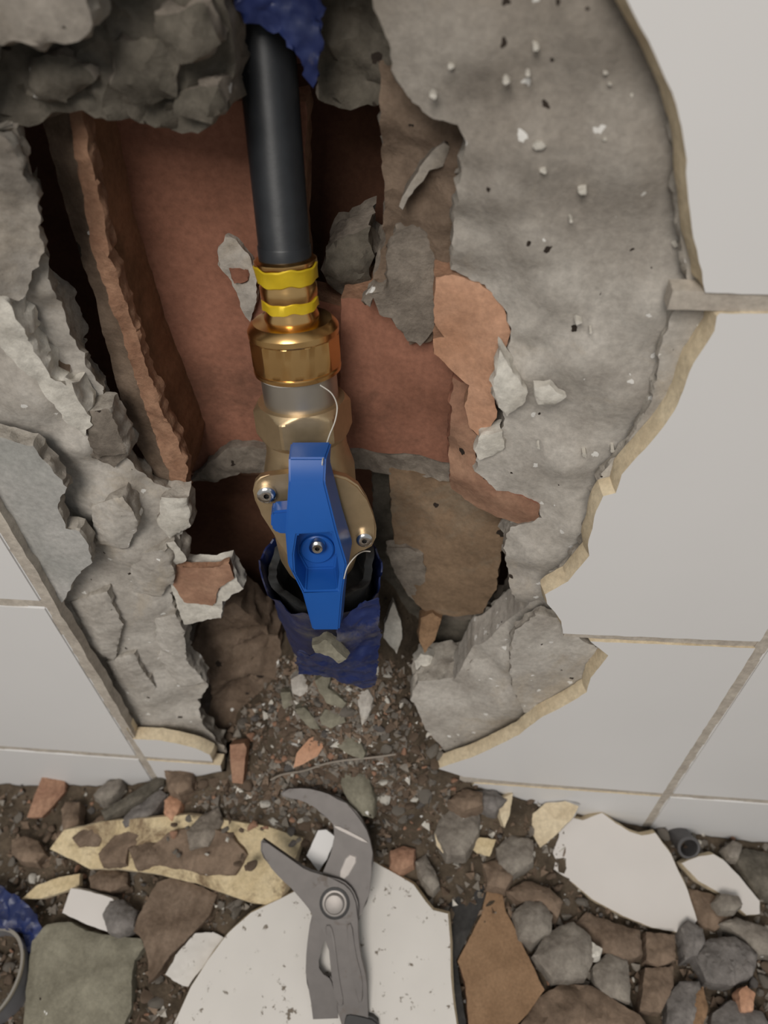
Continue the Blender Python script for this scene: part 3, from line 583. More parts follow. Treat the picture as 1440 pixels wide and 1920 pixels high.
def tube(name, pts, r, mat, parent=None, cyclic=False, res=6):
    """a tube swept along points as mesh"""
    bm = bmesh.new(); pts = [Vector(p) for p in pts]; S = []
    n = len(pts)
    for i in range(n-1):
        p0, p1, p2, p3 = pts[max(i-1, 0)], pts[i], pts[i+1], pts[min(i+2, n-1)]
        for k in range(res):
            t = k/res; S.append(.5*((2*p1)+(p2-p0)*t+(2*p0-5*p1+4*p2-p3)*t*t+(3*p1-p0-3*p2+p3)*t**3))
    S.append(pts[-1]); prev = None; up = Vector((.3, .5, .8)); first = None
    for i, p in enumerate(S):
        t = (S[min(i+1, len(S)-1)]-S[max(i-1, 0)]).normalized(); u = (up-t*up.dot(t)).normalized(); v = t.cross(u); up = u
        ring = [bm.verts.new(p+(u*math.cos(a)+v*math.sin(a))*r) for a in (2*math.pi*k/8 for k in range(8))]
        if prev:
            for k in range(8): bm.faces.new((prev[k], prev[(k+1) % 8], ring[(k+1) % 8], ring[k]))
        else: first = ring
        prev = ring
    bm.faces.new(list(reversed(first))); bm.faces.new(prev)
    bmesh.ops.recalc_face_normals(bm, faces=bm.faces[:])
    return finish(name, bm, mat, parent, 60)
def vp(px, py, h): return VM @ pl(px, py, h)
th = tube('sealing_thread', [vp(*p) for p in ((600, 722, .0148), (622, 738, .0150), (632, 762, .0150), (628, 790, .0165), (618, 815, .0175), (610, 840, .019), (605, 862, .0305), (604, 872, .0315))], .00022, M['thread'])
tag(th, 'fine translucent thread hanging from brass fitting onto the blue handle', 'thread')
th = tube('sealing_thread', [vp(*p) for p in ((645, 1085, .0345), (652, 1062, .0345), (668, 1042, .031), (682, 1034, .024), (694, 1034, .022))], .00022, M['thread'])
tag(th, 'fine loop of thread caught on right edge of blue handle', 'thread')
th = tube('wrapped_thread', [AX0+VA*(-.0172+.0004*math.sin(k*1.1))+(VXX*math.sin(k*.5)+VN*math.cos(k*.5))*.01345 for k in range(-4, 22)], .00025, M['thread'], None)
tag(th, 'pale sealing thread wound round the joint under brass nut', 'thread')

fl = wslab('film_flap', [(640, 1168, -.0125), (685, 1135, -.010), (712, 1118, -.004), (712, 1200, -.004), (704, 1285, -.003), (680, 1290, -.004), (640, 1278, -.006), (600, 1268, -.007), (560, 1262, -.006), (556, 1222, -.008), (590, 1228, -.011), (625, 1215, -.0125)], .0005, [M['blue_film']], step=.0012, rag=.0016, rough=.0016, rscale=110, seed=95, smooth=60)
fl.parent = ins; fl.matrix_parent_inverse = ins.matrix_world.inverted()
# blue film at the top of the pipe
bf = wslab('film_scrap', [(436, -40, .035), (605, -40, .035), (602, 60, .036), (597, 130, .037), (588, 158, .038), (565, 112, .037), (535, 75, .036), (500, 48, .036), (470, 36, .036), (446, 18, .036)], .0006, [M['blue_film']], step=.0012, rag=.002, rough=.0022, rscale=80, seed=91, smooth=60)
tag(bf, 'crumpled blue plastic film wrapped over the top of black pipe', 'film')

# ------------------------------------------------------------------ rubble pieces
FOOT = []; LAND = []
REF = {'big curved white tile fragment on the rubble below right wall tiles': 'big curved white tile fragment', 'narrow white tile sliver right of the big curved tile fragment': 'narrow white tile sliver',
 'upended white tile corner with cream edge behind the big fragment': 'upended white tile corner', 'small white tile block with grey mortar end near lower left': 'small white tile block', 'thin pointed cream tile splinter left of small white block': 'pointed cream splinter',
 'dirty white speckled tile chip beside the big white fragment': 'dirty speckled tile chip', 'small upright cream tile chip right of the dusty mound': 'small upright cream chip', 'grey chunk with cream tile rim above the black chip': 'grey chunk with cream rim',
 'pointed tan brick shard standing beside the large white tile fragment': 'pointed tan brick shard', 'flat black chip between white tile and tan brick shard': 'flat black chip', 'large flat green-grey mortar slab at lower left': 'green-grey mortar slab',
 'flat brown-grey mortar piece with white spots right of green-grey slab': 'brown-grey piece with white spots', 'red brick corner against the wall tiles at far left': 'red brick corner at far left', 'rounded pinkish-brown lump below red brick corner': 'rounded pinkish-brown lump',
 'oval pale grey pebble near wall left of long splinters': 'oval pale grey pebble', 'brown brick cube against wall base left of centre': 'brown brick cube by the wall', 'small pink brick wedge under brown cube': 'small pink brick wedge', 'grey lump on cream strip near jaw tip of pliers': 'grey lump on cream strip',
 'pale pink brick stick standing upright at centre left': 'pale pink brick stick', 'orange brick chip lying at foot of the wall hole': 'orange brick chip', 'smooth green-grey stone behind the pliers head': 'smooth green-grey stone', 'large rounded grey lump with angular faces in lower right rubble': 'large rounded grey lump',
 'five-sided grey-brown lump right of the large rounded lump': 'five-sided grey-brown lump', 'very large brown mortar mass at the bottom edge right of centre': 'very large brown mortar mass', 'dark red brick piece under the big curved tile fragment': 'dark red brick piece',
 'wide blue-grey crumbly lump near lower right edge': 'wide blue-grey crumbly lump', 'pale peach brick chip at lower right edge': 'pale peach brick chip', 'brown brick cube above right end of large white tile': 'brown cube above white tile', 'dark grey flat stone by lower wall tile right of hole': 'dark grey flat stone',
 'tall pale plaster splinter standing in the hole right of blue film': 'tall pale plaster splinter', 'small whitish stone under tan brick bit in the hole': 'small whitish stone in the hole', 'square grey flake at left of blue film foot': 'square grey flake'}
def piece(name, label, cat, poly, mats, lift=.004, tilt=(0, 0), thick=.006, step=None, rag=.0006, rough=.0006, bulge=0, bw=.003, flare=0, taper=0, seed=None, group=None, rscale=120, at=None, smooth=35, rings=2, foot=True, ref=None):
    cx = sum(p[0] for p in poly)/len(poly); cy = sum(p[1] for p in poly)/len(poly)
    O = at or G(cx, cy, lift)
    n = Vector((math.sin(math.radians(tilt[0])), -math.sin(math.radians(tilt[1])), 1)); n.z = math.sqrt(max(.05, 1-n.x**2-n.y**2)); n.normalize()
    U = Vector((1, 0, 0)); U = (U-n*U.dot(n)).normalized(); V = n.cross(U)
    P = []
    for a, b in poly:
        d = ray(a, b); t = (O-CP).dot(n)/d.dot(n); q = CP+d*t-O; P.append((q.dot(U), q.dot(V), 0))
    sz = max(max(p[0] for p in P)-min(p[0] for p in P), max(p[1] for p in P)-min(p[1] for p in P))
    if foot: FOOT.append((poly, depth(O)))
    LAND.append((ref or REF.get(label, ''), cx, cy)) if (ref or label in REF) else None
    s = seed if seed is not None else int(cx*7+cy*3) % 997
    o = slab(name, P, thick, [M[m] for m in mats], frame=(O, U, V, n), step=step or max(.0009, sz/26), rag=rag, rough=rough, rscale=rscale, bulge=bulge, bw=bw, flare=flare, taper=taper, rings=rings, seed=s, smooth=smooth, loc=O)
    tag(o, label, cat, group); return o
def lump(name, label, poly, mat, th=.012, **k):
    k = dict(dict(bulge=.004, bw=.004, rag=.0008, rough=.0012, taper=-.001, thick=th, cat='fragment'), **k); cat = k.pop('cat')
    return piece(name, label, cat, poly, [mat], **k)
# white tile pieces
piece('tile_fragment', 'large white tile fragment lying under the grey pliers', 'tile', [(470, 1712), (560, 1668), (640, 1622), (702, 1616), (747, 1642), (775, 1658), (799, 1691), (812, 1706), (840, 1713), (844, 1767), (845, 1830), (851, 1885), (862, 1960), (305, 1960), (327, 1918), (358, 1850), (390, 1800), (427, 1750)],
      ['glaze_dirty', 'cream'], lift=.009, tilt=(-2, 16), thick=.0065, rag=.0004, rough=0, flare=.0012, smooth=25)
piece('tile_fragment', 'big curved white tile fragment on the rubble below right wall tiles', 'tile', [(1002, 1604), (1040, 1570), (1075, 1534), (1093, 1538), (1129, 1524), (1156, 1544), (1182, 1560), (1204, 1567), (1229, 1562), (1258, 1602), (1272, 1634), (1290, 1670), (1307, 1726), (1296, 1742), (1280, 1750), (1222, 1739), (1168, 1717), (1111, 1686), (1067, 1650), (1031, 1624)],
      ['glaze_dusty', 'cream'], lift=.009, tilt=(0, 24), thick=.0065, rag=.0004, rough=0, flare=.0013, smooth=25)
piece('tile_fragment', 'narrow white tile sliver right of the big curved tile fragment', 'tile', [(1278, 1618), (1310, 1606), (1338, 1602), (1356, 1612), (1391, 1648), (1424, 1690), (1425, 1714), (1400, 1716), (1356, 1678), (1310, 1652)], ['glaze_dusty', 'cream'], lift=.008, tilt=(4, 20), thick=.006, rag=.0004, rough=0, flare=.001, smooth=25)
piece('tile_fragment', 'upended white tile corner with cream edge behind the big fragment', 'tile', [(985, 1538), (1022, 1506), (1060, 1502), (1085, 1512), (1075, 1532), (1040, 1568), (1012, 1590)], ['cream', 'glaze'], lift=.010, tilt=(-20, 30), thick=.006, rag=.0005, rough=.0004, smooth=25)
piece('tile_fragment', 'long cream tile back strip lying under brown dust left of pliers', 'tile', [(93, 1592), (120, 1557), (200, 1540), (350, 1528), (440, 1540), (500, 1550), (568, 1572), (545, 1630), (534, 1668), (520, 1700), (470, 1692), (367, 1656), (300, 1640), (235, 1630), (167, 1628)], ['cream_dirty', 'cream'], lift=.010, tilt=(-6, 22), thick=.006, rag=.0006, rough=.0003, flare=.001, smooth=25, seed=5)
piece('tile_fragment', 'short white tile end poking out between the pliers jaws', 'tile', [(575, 1604), (596, 1557), (612, 1556), (630, 1570), (612, 1612), (597, 1634)], ['glaze', 'glaze'], lift=.012, tilt=(0, 25), thick=.006, rag=.0003, rough=0, smooth=25)
piece('tile_fragment', 'small white tile block with grey mortar end near lower left', 'tile', [(133, 1665), (170, 1672), (210, 1684), (222, 1700), (203, 1748), (160, 1732), (117, 1712)], ['glaze_dusty', 'pale_plaster'], lift=.012, tilt=(0, 18), thick=.008, rag=.0004, rough=0, smooth=25)
lump('mortar_chunk', 'dark grey mortar lump stuck to end of small white tile block', [(205, 1690), (232, 1686), (255, 1706), (250, 1735), (225, 1750), (203, 1748), (192, 1715)], 'grey_rock', .010, lift=.012)
piece('tile_fragment', 'thin pointed cream tile splinter left of small white block', 'tile', [(40, 1686), (70, 1660), (110, 1645), (150, 1638), (148, 1660), (118, 1672), (80, 1684)], ['cream_dirty', 'cream'], lift=.009, tilt=(-6, 10), thick=.004, rag=.0004, rough=.0002, smooth=25)
piece('tile_fragment', 'dirty white speckled tile chip beside the big white fragment', 'tile', [(310, 1828), (330, 1790), (365, 1750), (400, 1748), (420, 1758), (395, 1795), (352, 1850), (335, 1845)], ['glaze_dirty', 'plaster_edge'], lift=.006, tilt=(0, 10), thick=.008, rag=.0007, rough=.0004)
piece('tile_fragment', 'small upright cream tile chip right of the dusty mound', 'tile', [(935, 1500), (962, 1488), (955, 1530), (946, 1552), (938, 1530)], ['cream', 'cream'], lift=.008, tilt=(20, 30), thick=.005, rag=.0004, rough=.0003)
lump('mortar_chunk', 'grey chunk with cream tile rim above the black chip', [(815, 1560), (830, 1515), (870, 1500), (900, 1510), (898, 1560), (872, 1603), (838, 1602)], 'rock', .010, lift=.006)
piece('tile_fragment', 'cream tile rim under grey chunk above the black chip', 'tile', [(815, 1562), (838, 1592), (872, 1592), (872, 1606), (836, 1606), (818, 1585)], ['cream', 'cream'], lift=.0075, tilt=(0, 30), thick=.004, rag=.0004, rough=.0002)
piece('tile_fragment', 'cream chip with brown dust right of grey chunk', 'tile', [(880, 1588), (900, 1570), (930, 1575), (918, 1606), (895, 1600)], ['cream_dirty', 'cream'], lift=.006, tilt=(0, 20), thick=.005)
# brick and mortar chunks
piece('brick_fragment', 'pointed tan brick shard standing beside the large white tile fragment', 'brick', [(913, 1672), (942, 1678), (948, 1708), (978, 1766), (1020, 1856), (990, 1900), (965, 1925), (940, 1960), (882, 1960), (872, 1840), (858, 1802), (902, 1716)], ['tan_brick', 'brick_edge'], lift=.006, tilt=(4, 8), thick=.010, rag=.0007, rough=.0006)
piece('black_fragment', 'flat black chip between white tile and tan brick shard', 'fragment', [(832, 1640), (850, 1615), (885, 1612), (908, 1635), (910, 1680), (898, 1712), (866, 1780), (856, 1800), (866, 1870), (880, 1960), (848, 1960), (848, 1720), (836, 1690)], ['black', 'black'], lift=.003, tilt=(0, 5), thick=.006, bulge=.001, rough=.001)
lump('concrete_chunk', 'large flat green-grey mortar slab at lower left', [(60, 1765), (87, 1733), (133, 1728), (160, 1746), (200, 1753), (266, 1760), (270, 1776), (252, 1800), (246, 1843), (246, 1890), (230, 1930), (225, 1960), (42, 1960), (45, 1900), (52, 1830)], 'concrete', .014, lift=.007, bulge=.0025, tilt=(0, 8))
lump('mortar_chunk', 'flat brown-grey mortar piece with white spots right of green-grey slab', [(258, 1720), (293, 1655), (320, 1646), (366, 1657), (407, 1677), (393, 1716), (360, 1752), (318, 1792), (293, 1830), (278, 1842), (277, 1800), (266, 1760), (250, 1745)], 'mortar_brown', .010, lift=.007, bulge=.002, tilt=(0, 10))
lump('brick_fragment', 'red brick corner against the wall tiles at far left', [(50, 1532), (80, 1453), (120, 1457), (123, 1483), (100, 1510), (77, 1533)], 'terracotta', .012, lift=.008, tilt=(10, 20), bulge=.002, cat='brick')
lump('mortar_chunk', 'rounded pinkish-brown lump below red brick corner', [(22, 1575), (45, 1568), (70, 1576), (84, 1600), (70, 1618), (40, 1615), (22, 1600)], 'rock_brown', .012, lift=.008)
lump('mortar_chunk', 'upright brown pebble on the left end of cream strip', [(115, 1520), (122, 1503), (150, 1505), (148, 1545), (140, 1560), (118, 1560)], 'rock_brown', .008, lift=.012)
lump('mortar_chunk', 'oval pale grey pebble near wall left of long splinters', [(175, 1490), (200, 1465), (228, 1455), (230, 1472), (210, 1495), (190, 1503)], 'rock', .008, lift=.010)
lump('mortar_splinter', 'long grey mortar splinter slanting up to the wall', [(188, 1520), (225, 1500), (270, 1470), (310, 1450), (308, 1470), (280, 1490), (245, 1510), (195, 1535)], 'plaster_dark', .008, lift=.012, bulge=.002)
lump('mortar_splinter', 'long dark splinter below the grey slanting one', [(228, 1540), (250, 1515), (300, 1480), (312, 1490), (290, 1520), (262, 1545), (235, 1552)], 'grey_rock', .008, lift=.011, bulge=.002)
lump('mortar_splinter', 'long brown splinter leaning over left end of cream strip', [(135, 1570), (160, 1550), (205, 1520), (220, 1518), (205, 1550), (185, 1585), (145, 1585)], 'mortar_brown', .008, lift=.016, bulge=.002)
lump('mortar_splinter', 'broad brown splinter on the middle of cream strip', [(185, 1600), (220, 1560), (270, 1540), (312, 1545), (290, 1570), (240, 1590), (236, 1618), (190, 1618)], 'rock_brown', .007, lift=.015, bulge=.002)
lump('brick_fragment', 'brown brick cube against wall base left of centre', [(308, 1445), (345, 1436), (362, 1450), (358, 1475), (335, 1490), (315, 1480)], 'rock_brown', .012, lift=.010, cat='brick')
lump('brick_fragment', 'small pink brick wedge under brown cube', [(308, 1500), (320, 1490), (342, 1495), (336, 1520), (322, 1538), (308, 1525)], 'orange_brick', .007, lift=.010, bulge=.002, cat='brick')
lump('mortar_chunk', 'grey lump on cream strip near jaw tip of pliers', [(350, 1560), (375, 1530), (410, 1515), (420, 1540), (390, 1585), (355, 1590)], 'mortar', .010, lift=.012)
lump('mortar_chunk', 'dark brown clod on centre of the cream strip', [(240, 1590), (290, 1575), (330, 1590), (300, 1618), (255, 1625)], 'mortar_brown', .008, lift=.014)
lump('dust_clod', 'broad flat patch of brown dust on right half of cream strip', [(250, 1612), (320, 1560), (380, 1548), (432, 1565), (462, 1602), (440, 1640), (390, 1640), (310, 1625)], 'rock_brown', .004, lift=.0125, tilt=(-6, 22), bulge=.002, bw=.006, rough=.002, foot=False)
lump('mortar_chunk', 'brown clod between cream strip and white block', [(165, 1645), (200, 1625), (240, 1635), (240, 1660), (205, 1672), (170, 1665)], 'mortar_brown', .012, lift=.008)
piece('brick_fragment', 'pale pink brick stick standing upright at centre left', 'brick', [(431, 1396), (458, 1394), (462, 1402), (455, 1470), (436, 1468), (432, 1430)], ['terracotta', 'brick_edge'], lift=.014, tilt=(0, 45), thick=.008, rag=.0004, rough=.0003)
piece('brick_fragment', 'orange brick chip lying at foot of the wall hole', 'brick', [(550, 1440), (556, 1412), (580, 1385), (598, 1376), (606, 1400), (595, 1418), (570, 1432)], ['orange_brick', 'brick_edge'], lift=.012, tilt=(-5, 40), thick=.007, rag=.0004, rough=.0003)
lump('mortar_chunk', 'smooth green-grey stone behind the pliers head', [(638, 1470), (645, 1440), (665, 1436), (690, 1455), (702, 1500), (700, 1535), (680, 1530), (655, 1505)], 'concrete', .010, lift=.013, tilt=(0, 30))
lump('mortar_chunk', 'brown-grey rounded lump right of the tan brick shard, upper of two', [(963, 1710), (985, 1690), (1015, 1690), (1036, 1715), (1034, 1745), (1000, 1768), (975, 1755)], 'rock', .014, lift=.011, bulge=.007, bw=.006)
lump('mortar_chunk', 'large rounded grey lump with angular faces in lower right rubble', [(1000, 1790), (1020, 1755), (1050, 1735), (1075, 1728), (1108, 1755), (1113, 1800), (1100, 1835), (1040, 1838), (1020, 1815)], 'rock', .016, lift=.011, bulge=.008, bw=.007)
lump('mortar_chunk', 'five-sided grey-brown lump right of the large rounded lump', [(1110, 1815), (1140, 1785), (1175, 1800), (1182, 1850), (1180, 1880), (1145, 1870), (1115, 1845)], 'rock', .014, lift=.009, bulge=.006, bw=.006)
lump('mortar_chunk', 'small pale triangular stone between two grey lumps', [(1110, 1765), (1130, 1778), (1125, 1792), (1110, 1795)], 'pale_plaster', .006, lift=.014, bulge=.002)
lump('mortar_chunk', 'very large brown mortar mass at the bottom edge right of centre', [(970, 1930), (1010, 1870), (1055, 1842), (1110, 1848), (1160, 1880), (1200, 1905), (1235, 1960), (960, 1960)], 'rock_brown', .016, lift=.008, bulge=.006, bw=.008, rough=.0025)
lump('mortar_chunk', 'reddish-grey lump under lower edge of big curved tile', [(950, 1672), (985, 1650), (1030, 1665), (1055, 1690), (1045, 1720), (1012, 1690), (970, 1690)], 'rock_brown', .012, lift=.008)
lump('brick_fragment', 'dark red brick piece under the big curved tile fragment', [(1080, 1730), (1100, 1710), (1150, 1730), (1200, 1745), (1205, 1790), (1165, 1805), (1110, 1770)], 'mortar_brown', .010, lift=.006, cat='brick')
lump('brick_fragment', 'brown brick block upper of two at right under curved tile', [(1212, 1748), (1265, 1752), (1268, 1800), (1235, 1812), (1212, 1800)], 'rock_brown', .012, lift=.009, bulge=.002, cat='brick')
lump('brick_fragment', 'long brown brick block lower of two at right under curved tile', [(1210, 1815), (1262, 1812), (1262, 1850), (1240, 1900), (1200, 1895), (1205, 1850)], 'rock_brown', .012, lift=.009, bulge=.002, cat='brick')
lump('mortar_chunk', 'cluster-topped blue-grey lump near right edge, upper one', [(1278, 1740), (1290, 1725), (1318, 1740), (1322, 1765), (1310, 1790), (1285, 1800)], 'grey_rock', .014, lift=.012)
lump('mortar_chunk', 'wide blue-grey crumbly lump near lower right edge', [(1300, 1790), (1330, 1760), (1380, 1755), (1420, 1790), (1410, 1830), (1370, 1850), (1325, 1840)], 'grey_rock', .016, lift=.010, bulge=.006, rough=.0025)
lump('mortar_chunk', 'grey-brown lump at right edge under narrow tile sliver', [(1350, 1730), (1380, 1720), (1440, 1740), (1460, 1790), (1425, 1790), (1385, 1752)], 'rock', .014, lift=.009)
lump('mortar_chunk', 'grey mortar crumb lying on the narrow tile sliver', [(1342, 1690), (1352, 1676), (1385, 1678), (1393, 1695), (1378, 1708), (1352, 1708)], 'rock', .006, lift=.013, bulge=.003)
lump('brick_fragment', 'pale peach brick chip at lower right edge', [(1385, 1860), (1400, 1848), (1416, 1862), (1412, 1895), (1390, 1898)], 'orange_brick', .008, lift=.012, bulge=.002, cat='brick')
lump('mortar_chunk', 'dark blue-grey lump right of the big brown mass', [(1250, 1870), (1275, 1840), (1310, 1840), (1325, 1880), (1300, 1930), (1250, 1930)], 'grey_rock', .014, lift=.008)
lump('brick_fragment', 'tan brick lump beside dark blue-grey lump at bottom right', [(1300, 1860), (1318, 1850), (1328, 1890), (1318, 1930), (1300, 1920)], 'tan_brick', .010, lift=.010, cat='brick')
lump('mortar_chunk', 'dark lump in the lower right corner', [(1335, 1900), (1370, 1875), (1430, 1900), (1470, 1960), (1330, 1960)], 'grey_rock', .014, lift=.008)
lump('brick_fragment', 'brown brick cube above right end of large white tile', [(732, 1595), (755, 1586), (778, 1592), (776, 1620), (750, 1632), (733, 1620)], 'terracotta', .008, lift=.008, bulge=.002, cat='brick')
lump('mortar_chunk', 'elongated grey stone right of brown cube by black chip', [(778, 1615), (797, 1602), (815, 1630), (825, 1660), (812, 1672), (792, 1650)], 'rock', .008, lift=.008)
lump('mortar_chunk', 'grey lump against wall base right of the hole', [(840, 1500), (868, 1478), (905, 1485), (905, 1510), (870, 1520)], 'rock_brown', .010, lift=.010)
lump('mortar_chunk', 'dark grey flat stone by lower wall tile right of hole', [(880, 1480), (930, 1482), (950, 1500), (930, 1520), (895, 1512)], 'grey_rock', .010, lift=.006)
lump('mortar_chunk', 'brown clod pile piece left of upended tile corner', [(930, 1590), (960, 1565), (1000, 1575), (1000, 1615), (960, 1640), (935, 1620)], 'rock', .012, lift=.006)
lump('mortar_chunk', 'grey fractured lump below chips beside black chip', [(905, 1620), (930, 1610), (965, 1635), (950, 1665), (915, 1660)], 'rock_brown', .010, lift=.006)
lump('mortar_chunk', 'flat beige dust-covered stone in front of narrow tile sliver', [(1290, 1665), (1345, 1680), (1372, 1720), (1340, 1745), (1300, 1725)], 'rock_brown', .008, lift=.004, bulge=.002)
lump('mortar_chunk', 'grey slab piece beside right frame edge behind tile sliver', [(1370, 1600), (1400, 1590), (1480, 1610), (1480, 1690), (1430, 1680), (1395, 1640)], 'plaster_dark', .010, lift=.006)
lump('mortar_chunk', 'pale little stone near wall above narrow tile sliver', [(1360, 1590), (1375, 1575), (1392, 1585), (1385, 1610), (1368, 1608)], 'rock', .007, lift=.010)
# pieces on the ledge inside the hole
piece('plaster_splinter', 'tall pale plaster splinter standing in the hole right of blue film', 'fragment', [(738, 1128), (752, 1165), (754, 1198), (740, 1235), (722, 1275), (711, 1298), (706, 1270), (716, 1215), (722, 1170)], ['pale_plaster', 'plaster_edge'], at=W(730, 1225, .034), tilt=(10, 70), thick=.004, rag=.0006, rough=.0008)
lump('brick_fragment', 'small tan brick bit wedged below the brown lower brick', [(790, 1158), (810, 1150), (828, 1160), (815, 1200), (795, 1225), (785, 1200)], 'tan_brick', .008, at=W(805, 1185, .034), tilt=(0, 60), cat='brick', bulge=.002)
lump('mortar_chunk', 'small whitish stone under tan brick bit in the hole', [(778, 1240), (790, 1226), (812, 1230), (812, 1250), (795, 1260), (780, 1255)], 'pale_plaster', .007, at=W(795, 1243, .030), tilt=(0, 60), bulge=.003)
for k, (lab, pg, mt) in enumerate([('broad flat grey flake on ledge just below blue film', [(590, 1275), (620, 1262), (615, 1290), (650, 1318), (640, 1328), (612, 1318), (600, 1300)], 'concrete'),
        ('blocky grey flake in middle of the ledge debris', [(600, 1345), (610, 1330), (645, 1338), (648, 1355), (620, 1365), (603, 1358)], 'concrete'),
        ('slanted grey flake left of blocky flake on ledge', [(555, 1330), (570, 1325), (592, 1350), (600, 1368), (580, 1365), (562, 1345)], 'concrete'),
        ('grey flake with forked end above the wire', [(632, 1400), (655, 1370), (672, 1385), (685, 1412), (680, 1425), (645, 1410)], 'concrete'),
        ('thin pale grey flake right of blue film foot', [(670, 1300), (690, 1292), (700, 1310), (690, 1345), (680, 1360), (674, 1335)], 'plaster'),
        ('square grey flake at left of blue film foot', [(545, 1275), (565, 1262), (585, 1290), (570, 1312), (548, 1300)], 'plaster'),
        ('small pale flake lowest on ledge left', [(526, 1300), (545, 1298), (548, 1322), (532, 1330)], 'concrete'),
        ('grey lump on foot of blue film skin', [(585, 1208), (610, 1200), (628, 1215), (650, 1235), (635, 1242), (612, 1228), (592, 1222)], 'concrete')]):
    lump('mortar_flake', lab, pg, mt, .006, lift=.006, tilt=(0, 45), bulge=.0015, bw=.002, seed=200+k) if k < 7 else lump('mortar_flake', lab, pg, mt, .005, at=vp(615, 1220, .024), tilt=(0, 60), bulge=.002, seed=208)

# pipe plug ring, wire, blue bag with grey tub
c = G(1292, 1590, .012); ax = Vector((.10, -.72, .68)).normalized()
bm = bmesh.new(); T = Matrix.Translation(c) @ Vector((0, 0, 1)).rotation_difference(ax).to_matrix().to_4x4()
lathe(bm, [(-.0145, .0061), (-.002, .0061), (-.0016, .0066), (.0, .0066), (.0004, .0062), (.0002, .0050), (-.0135, .0049)], 40, xf=T, cap=False)
bmesh.ops.recalc_face_normals(bm, faces=bm.faces[:])
pg = finish('pipe_plug', bm, M['plug'], None, 40, loc=c); tag(pg, 'short dark grey plastic pipe stub with open end by right wall base', 'pipe stub')
wr = tube('wire', [G(x, y, .014) for x, y in ((508, 1462), (530, 1452), (570, 1445), (610, 1432), (650, 1425), (700, 1420), (742, 1414))], .0006, M['wire'])
tag(wr, 'thin grey wire lying across debris at foot of the hole', 'wire')
bag = piece('plastic_film', 'crumpled dark blue plastic film at the left frame edge', 'film', [(-60, 1650), (0, 1662), (38, 1685), (60, 1705), (78, 1740), (70, 1775), (55, 1790), (40, 1750), (0, 1740), (-60, 1740)], ['blue_film'], lift=.010, tilt=(0, 10), thick=.0006, rag=.0012, rough=.003, rscale=150)
tubm = empty('plastic_tub'); tub_c = G(-10, 1840, .0); tubm.location = tub_c
tag(tubm, 'grey round plastic tub with shiny rim cut by lower left edge', 'tub')
def tubwall(bm): lathe(bm, [(-.02, .020), (.006, .0235), (.0085, .0238), (.0088, .0228), (.006, .0222), (-.018, .019)], 64, xf=Matrix.Rotation(math.radians(-18), 4, 'Y'), cap=False)
part('tub_wall', tubwall, M['grey_film'], tubm)
part('tub_rim', lambda bm: lathe(bm, [(.0080, .0236), (.0080, .0243), (.0092, .0243), (.0092, .0226)], 64, xf=Matrix.Rotation(math.radians(-18), 4, 'Y'), cap=False), M['nickel'], tubm)
part('tub_base', lambda bm: lathe(bm, [(-.0195, .0198), (-.018, .0196)], 64, xf=Matrix.Rotation(math.radians(-18), 4, 'Y')), M['rock_brown'], tubm)

# ------------------------------------------------------------------ pliers
pc = G(640, 1760, .018); tiltn = Vector((0, -math.sin(math.radians(33)), math.cos(math.radians(33))))
PU = Vector((1, 0, 0)); PV = tiltn.cross(PU)
PM = fm(pc, PU, PV, tiltn); PMI = PM.inverted()
pli = empty('pliers', PM); tag(pli, 'grey steel slip-joint pliers lying open on the white tile fragment', 'pliers')
def zp(l): return [(400+a/2.88, 1420+b/2.88) for a, b in l]
def plate(poly, top, th, bev=.0008, seg=3):
    def f(bm):
        P = []
        for a, b in poly:
            d = ray(a, b); o = pc+tiltn*top; t = (o-CP).dot(tiltn)/d.dot(tiltn); P.append(PMI @ (CP+d*t))
        ar = sum(P[i].x*P[(i+1) % len(P)].y-P[(i+1) % len(P)].x*P[i].y for i in range(len(P)))
        if ar < 0: P.reverse()
        # one round of corner cutting for rolled outlines
        Q = []
        for i, p in enumerate(P):
            q = P[(i+1) % len(P)]; Q += [p.lerp(q, .22), p.lerp(q, .78)]
        f_ = [bm.verts.new(p) for p in Q]; b_ = [bm.verts.new(p-Vector((0, 0, th))) for p in Q]; n = len(Q)
        bm.faces.new(f_); bm.faces.new(list(reversed(b_)))
        for i in range(n): bm.faces.new((b_[i], b_[(i+1) % n], f_[(i+1) % n], f_[i]))
        es = [e for e in bm.edges if abs(e.verts[0].co.z-e.verts[1].co.z) < 1e-5 and abs(e.verts[0].co.z-top) < 1e-4]
        bmesh.ops.bevel(bm, geom=es, offset=bev, segments=seg, affect='EDGES')
    return f
ha = part('rear_half', plate(zp([(360, 195), (385, 172), (500, 166), (600, 190), (700, 230), (790, 312), (840, 420), (866, 545), (850, 655), (838, 770), (800, 840), (780, 900), (660, 900), (590, 985), (552, 1130), (600, 1195), (640, 1180), (670, 1330), (700, 1760), (580, 1760), (540, 1430), (525, 1300), (497, 1200), (503, 1030), (525, 870), (560, 780), (580, 650), (600, 600),
    (635, 520), (650, 440), (662, 395), (650, 345), (590, 320), (565, 285), (520, 240), (440, 225), (375, 217)]), .0022, .0042), M['tool'], pli, 40)
hb = part('front_half', plate(zp([(255, 438), (305, 472), (430, 560), (500, 610), (600, 640), (700, 668), (755, 720), (785, 800), (778, 900), (790, 1050), (828, 1200), (832, 1330), (860, 1760), (740, 1760), (690, 1390), (665, 1330), (640, 1200), (620, 1000), (590, 930), (520, 830), (488, 760), (400, 690), (330, 620), (252, 525)]), .0058, .0042, .001), M['tool'], pli, 40)
part('rib', plate(zp([(600, 905), (640, 905), (655, 1000), (680, 1200), (705, 1330), (690, 1350), (665, 1330), (640, 1200), (622, 1000)]), .0064, .0012, .0004), M['tool'], hb, 40)
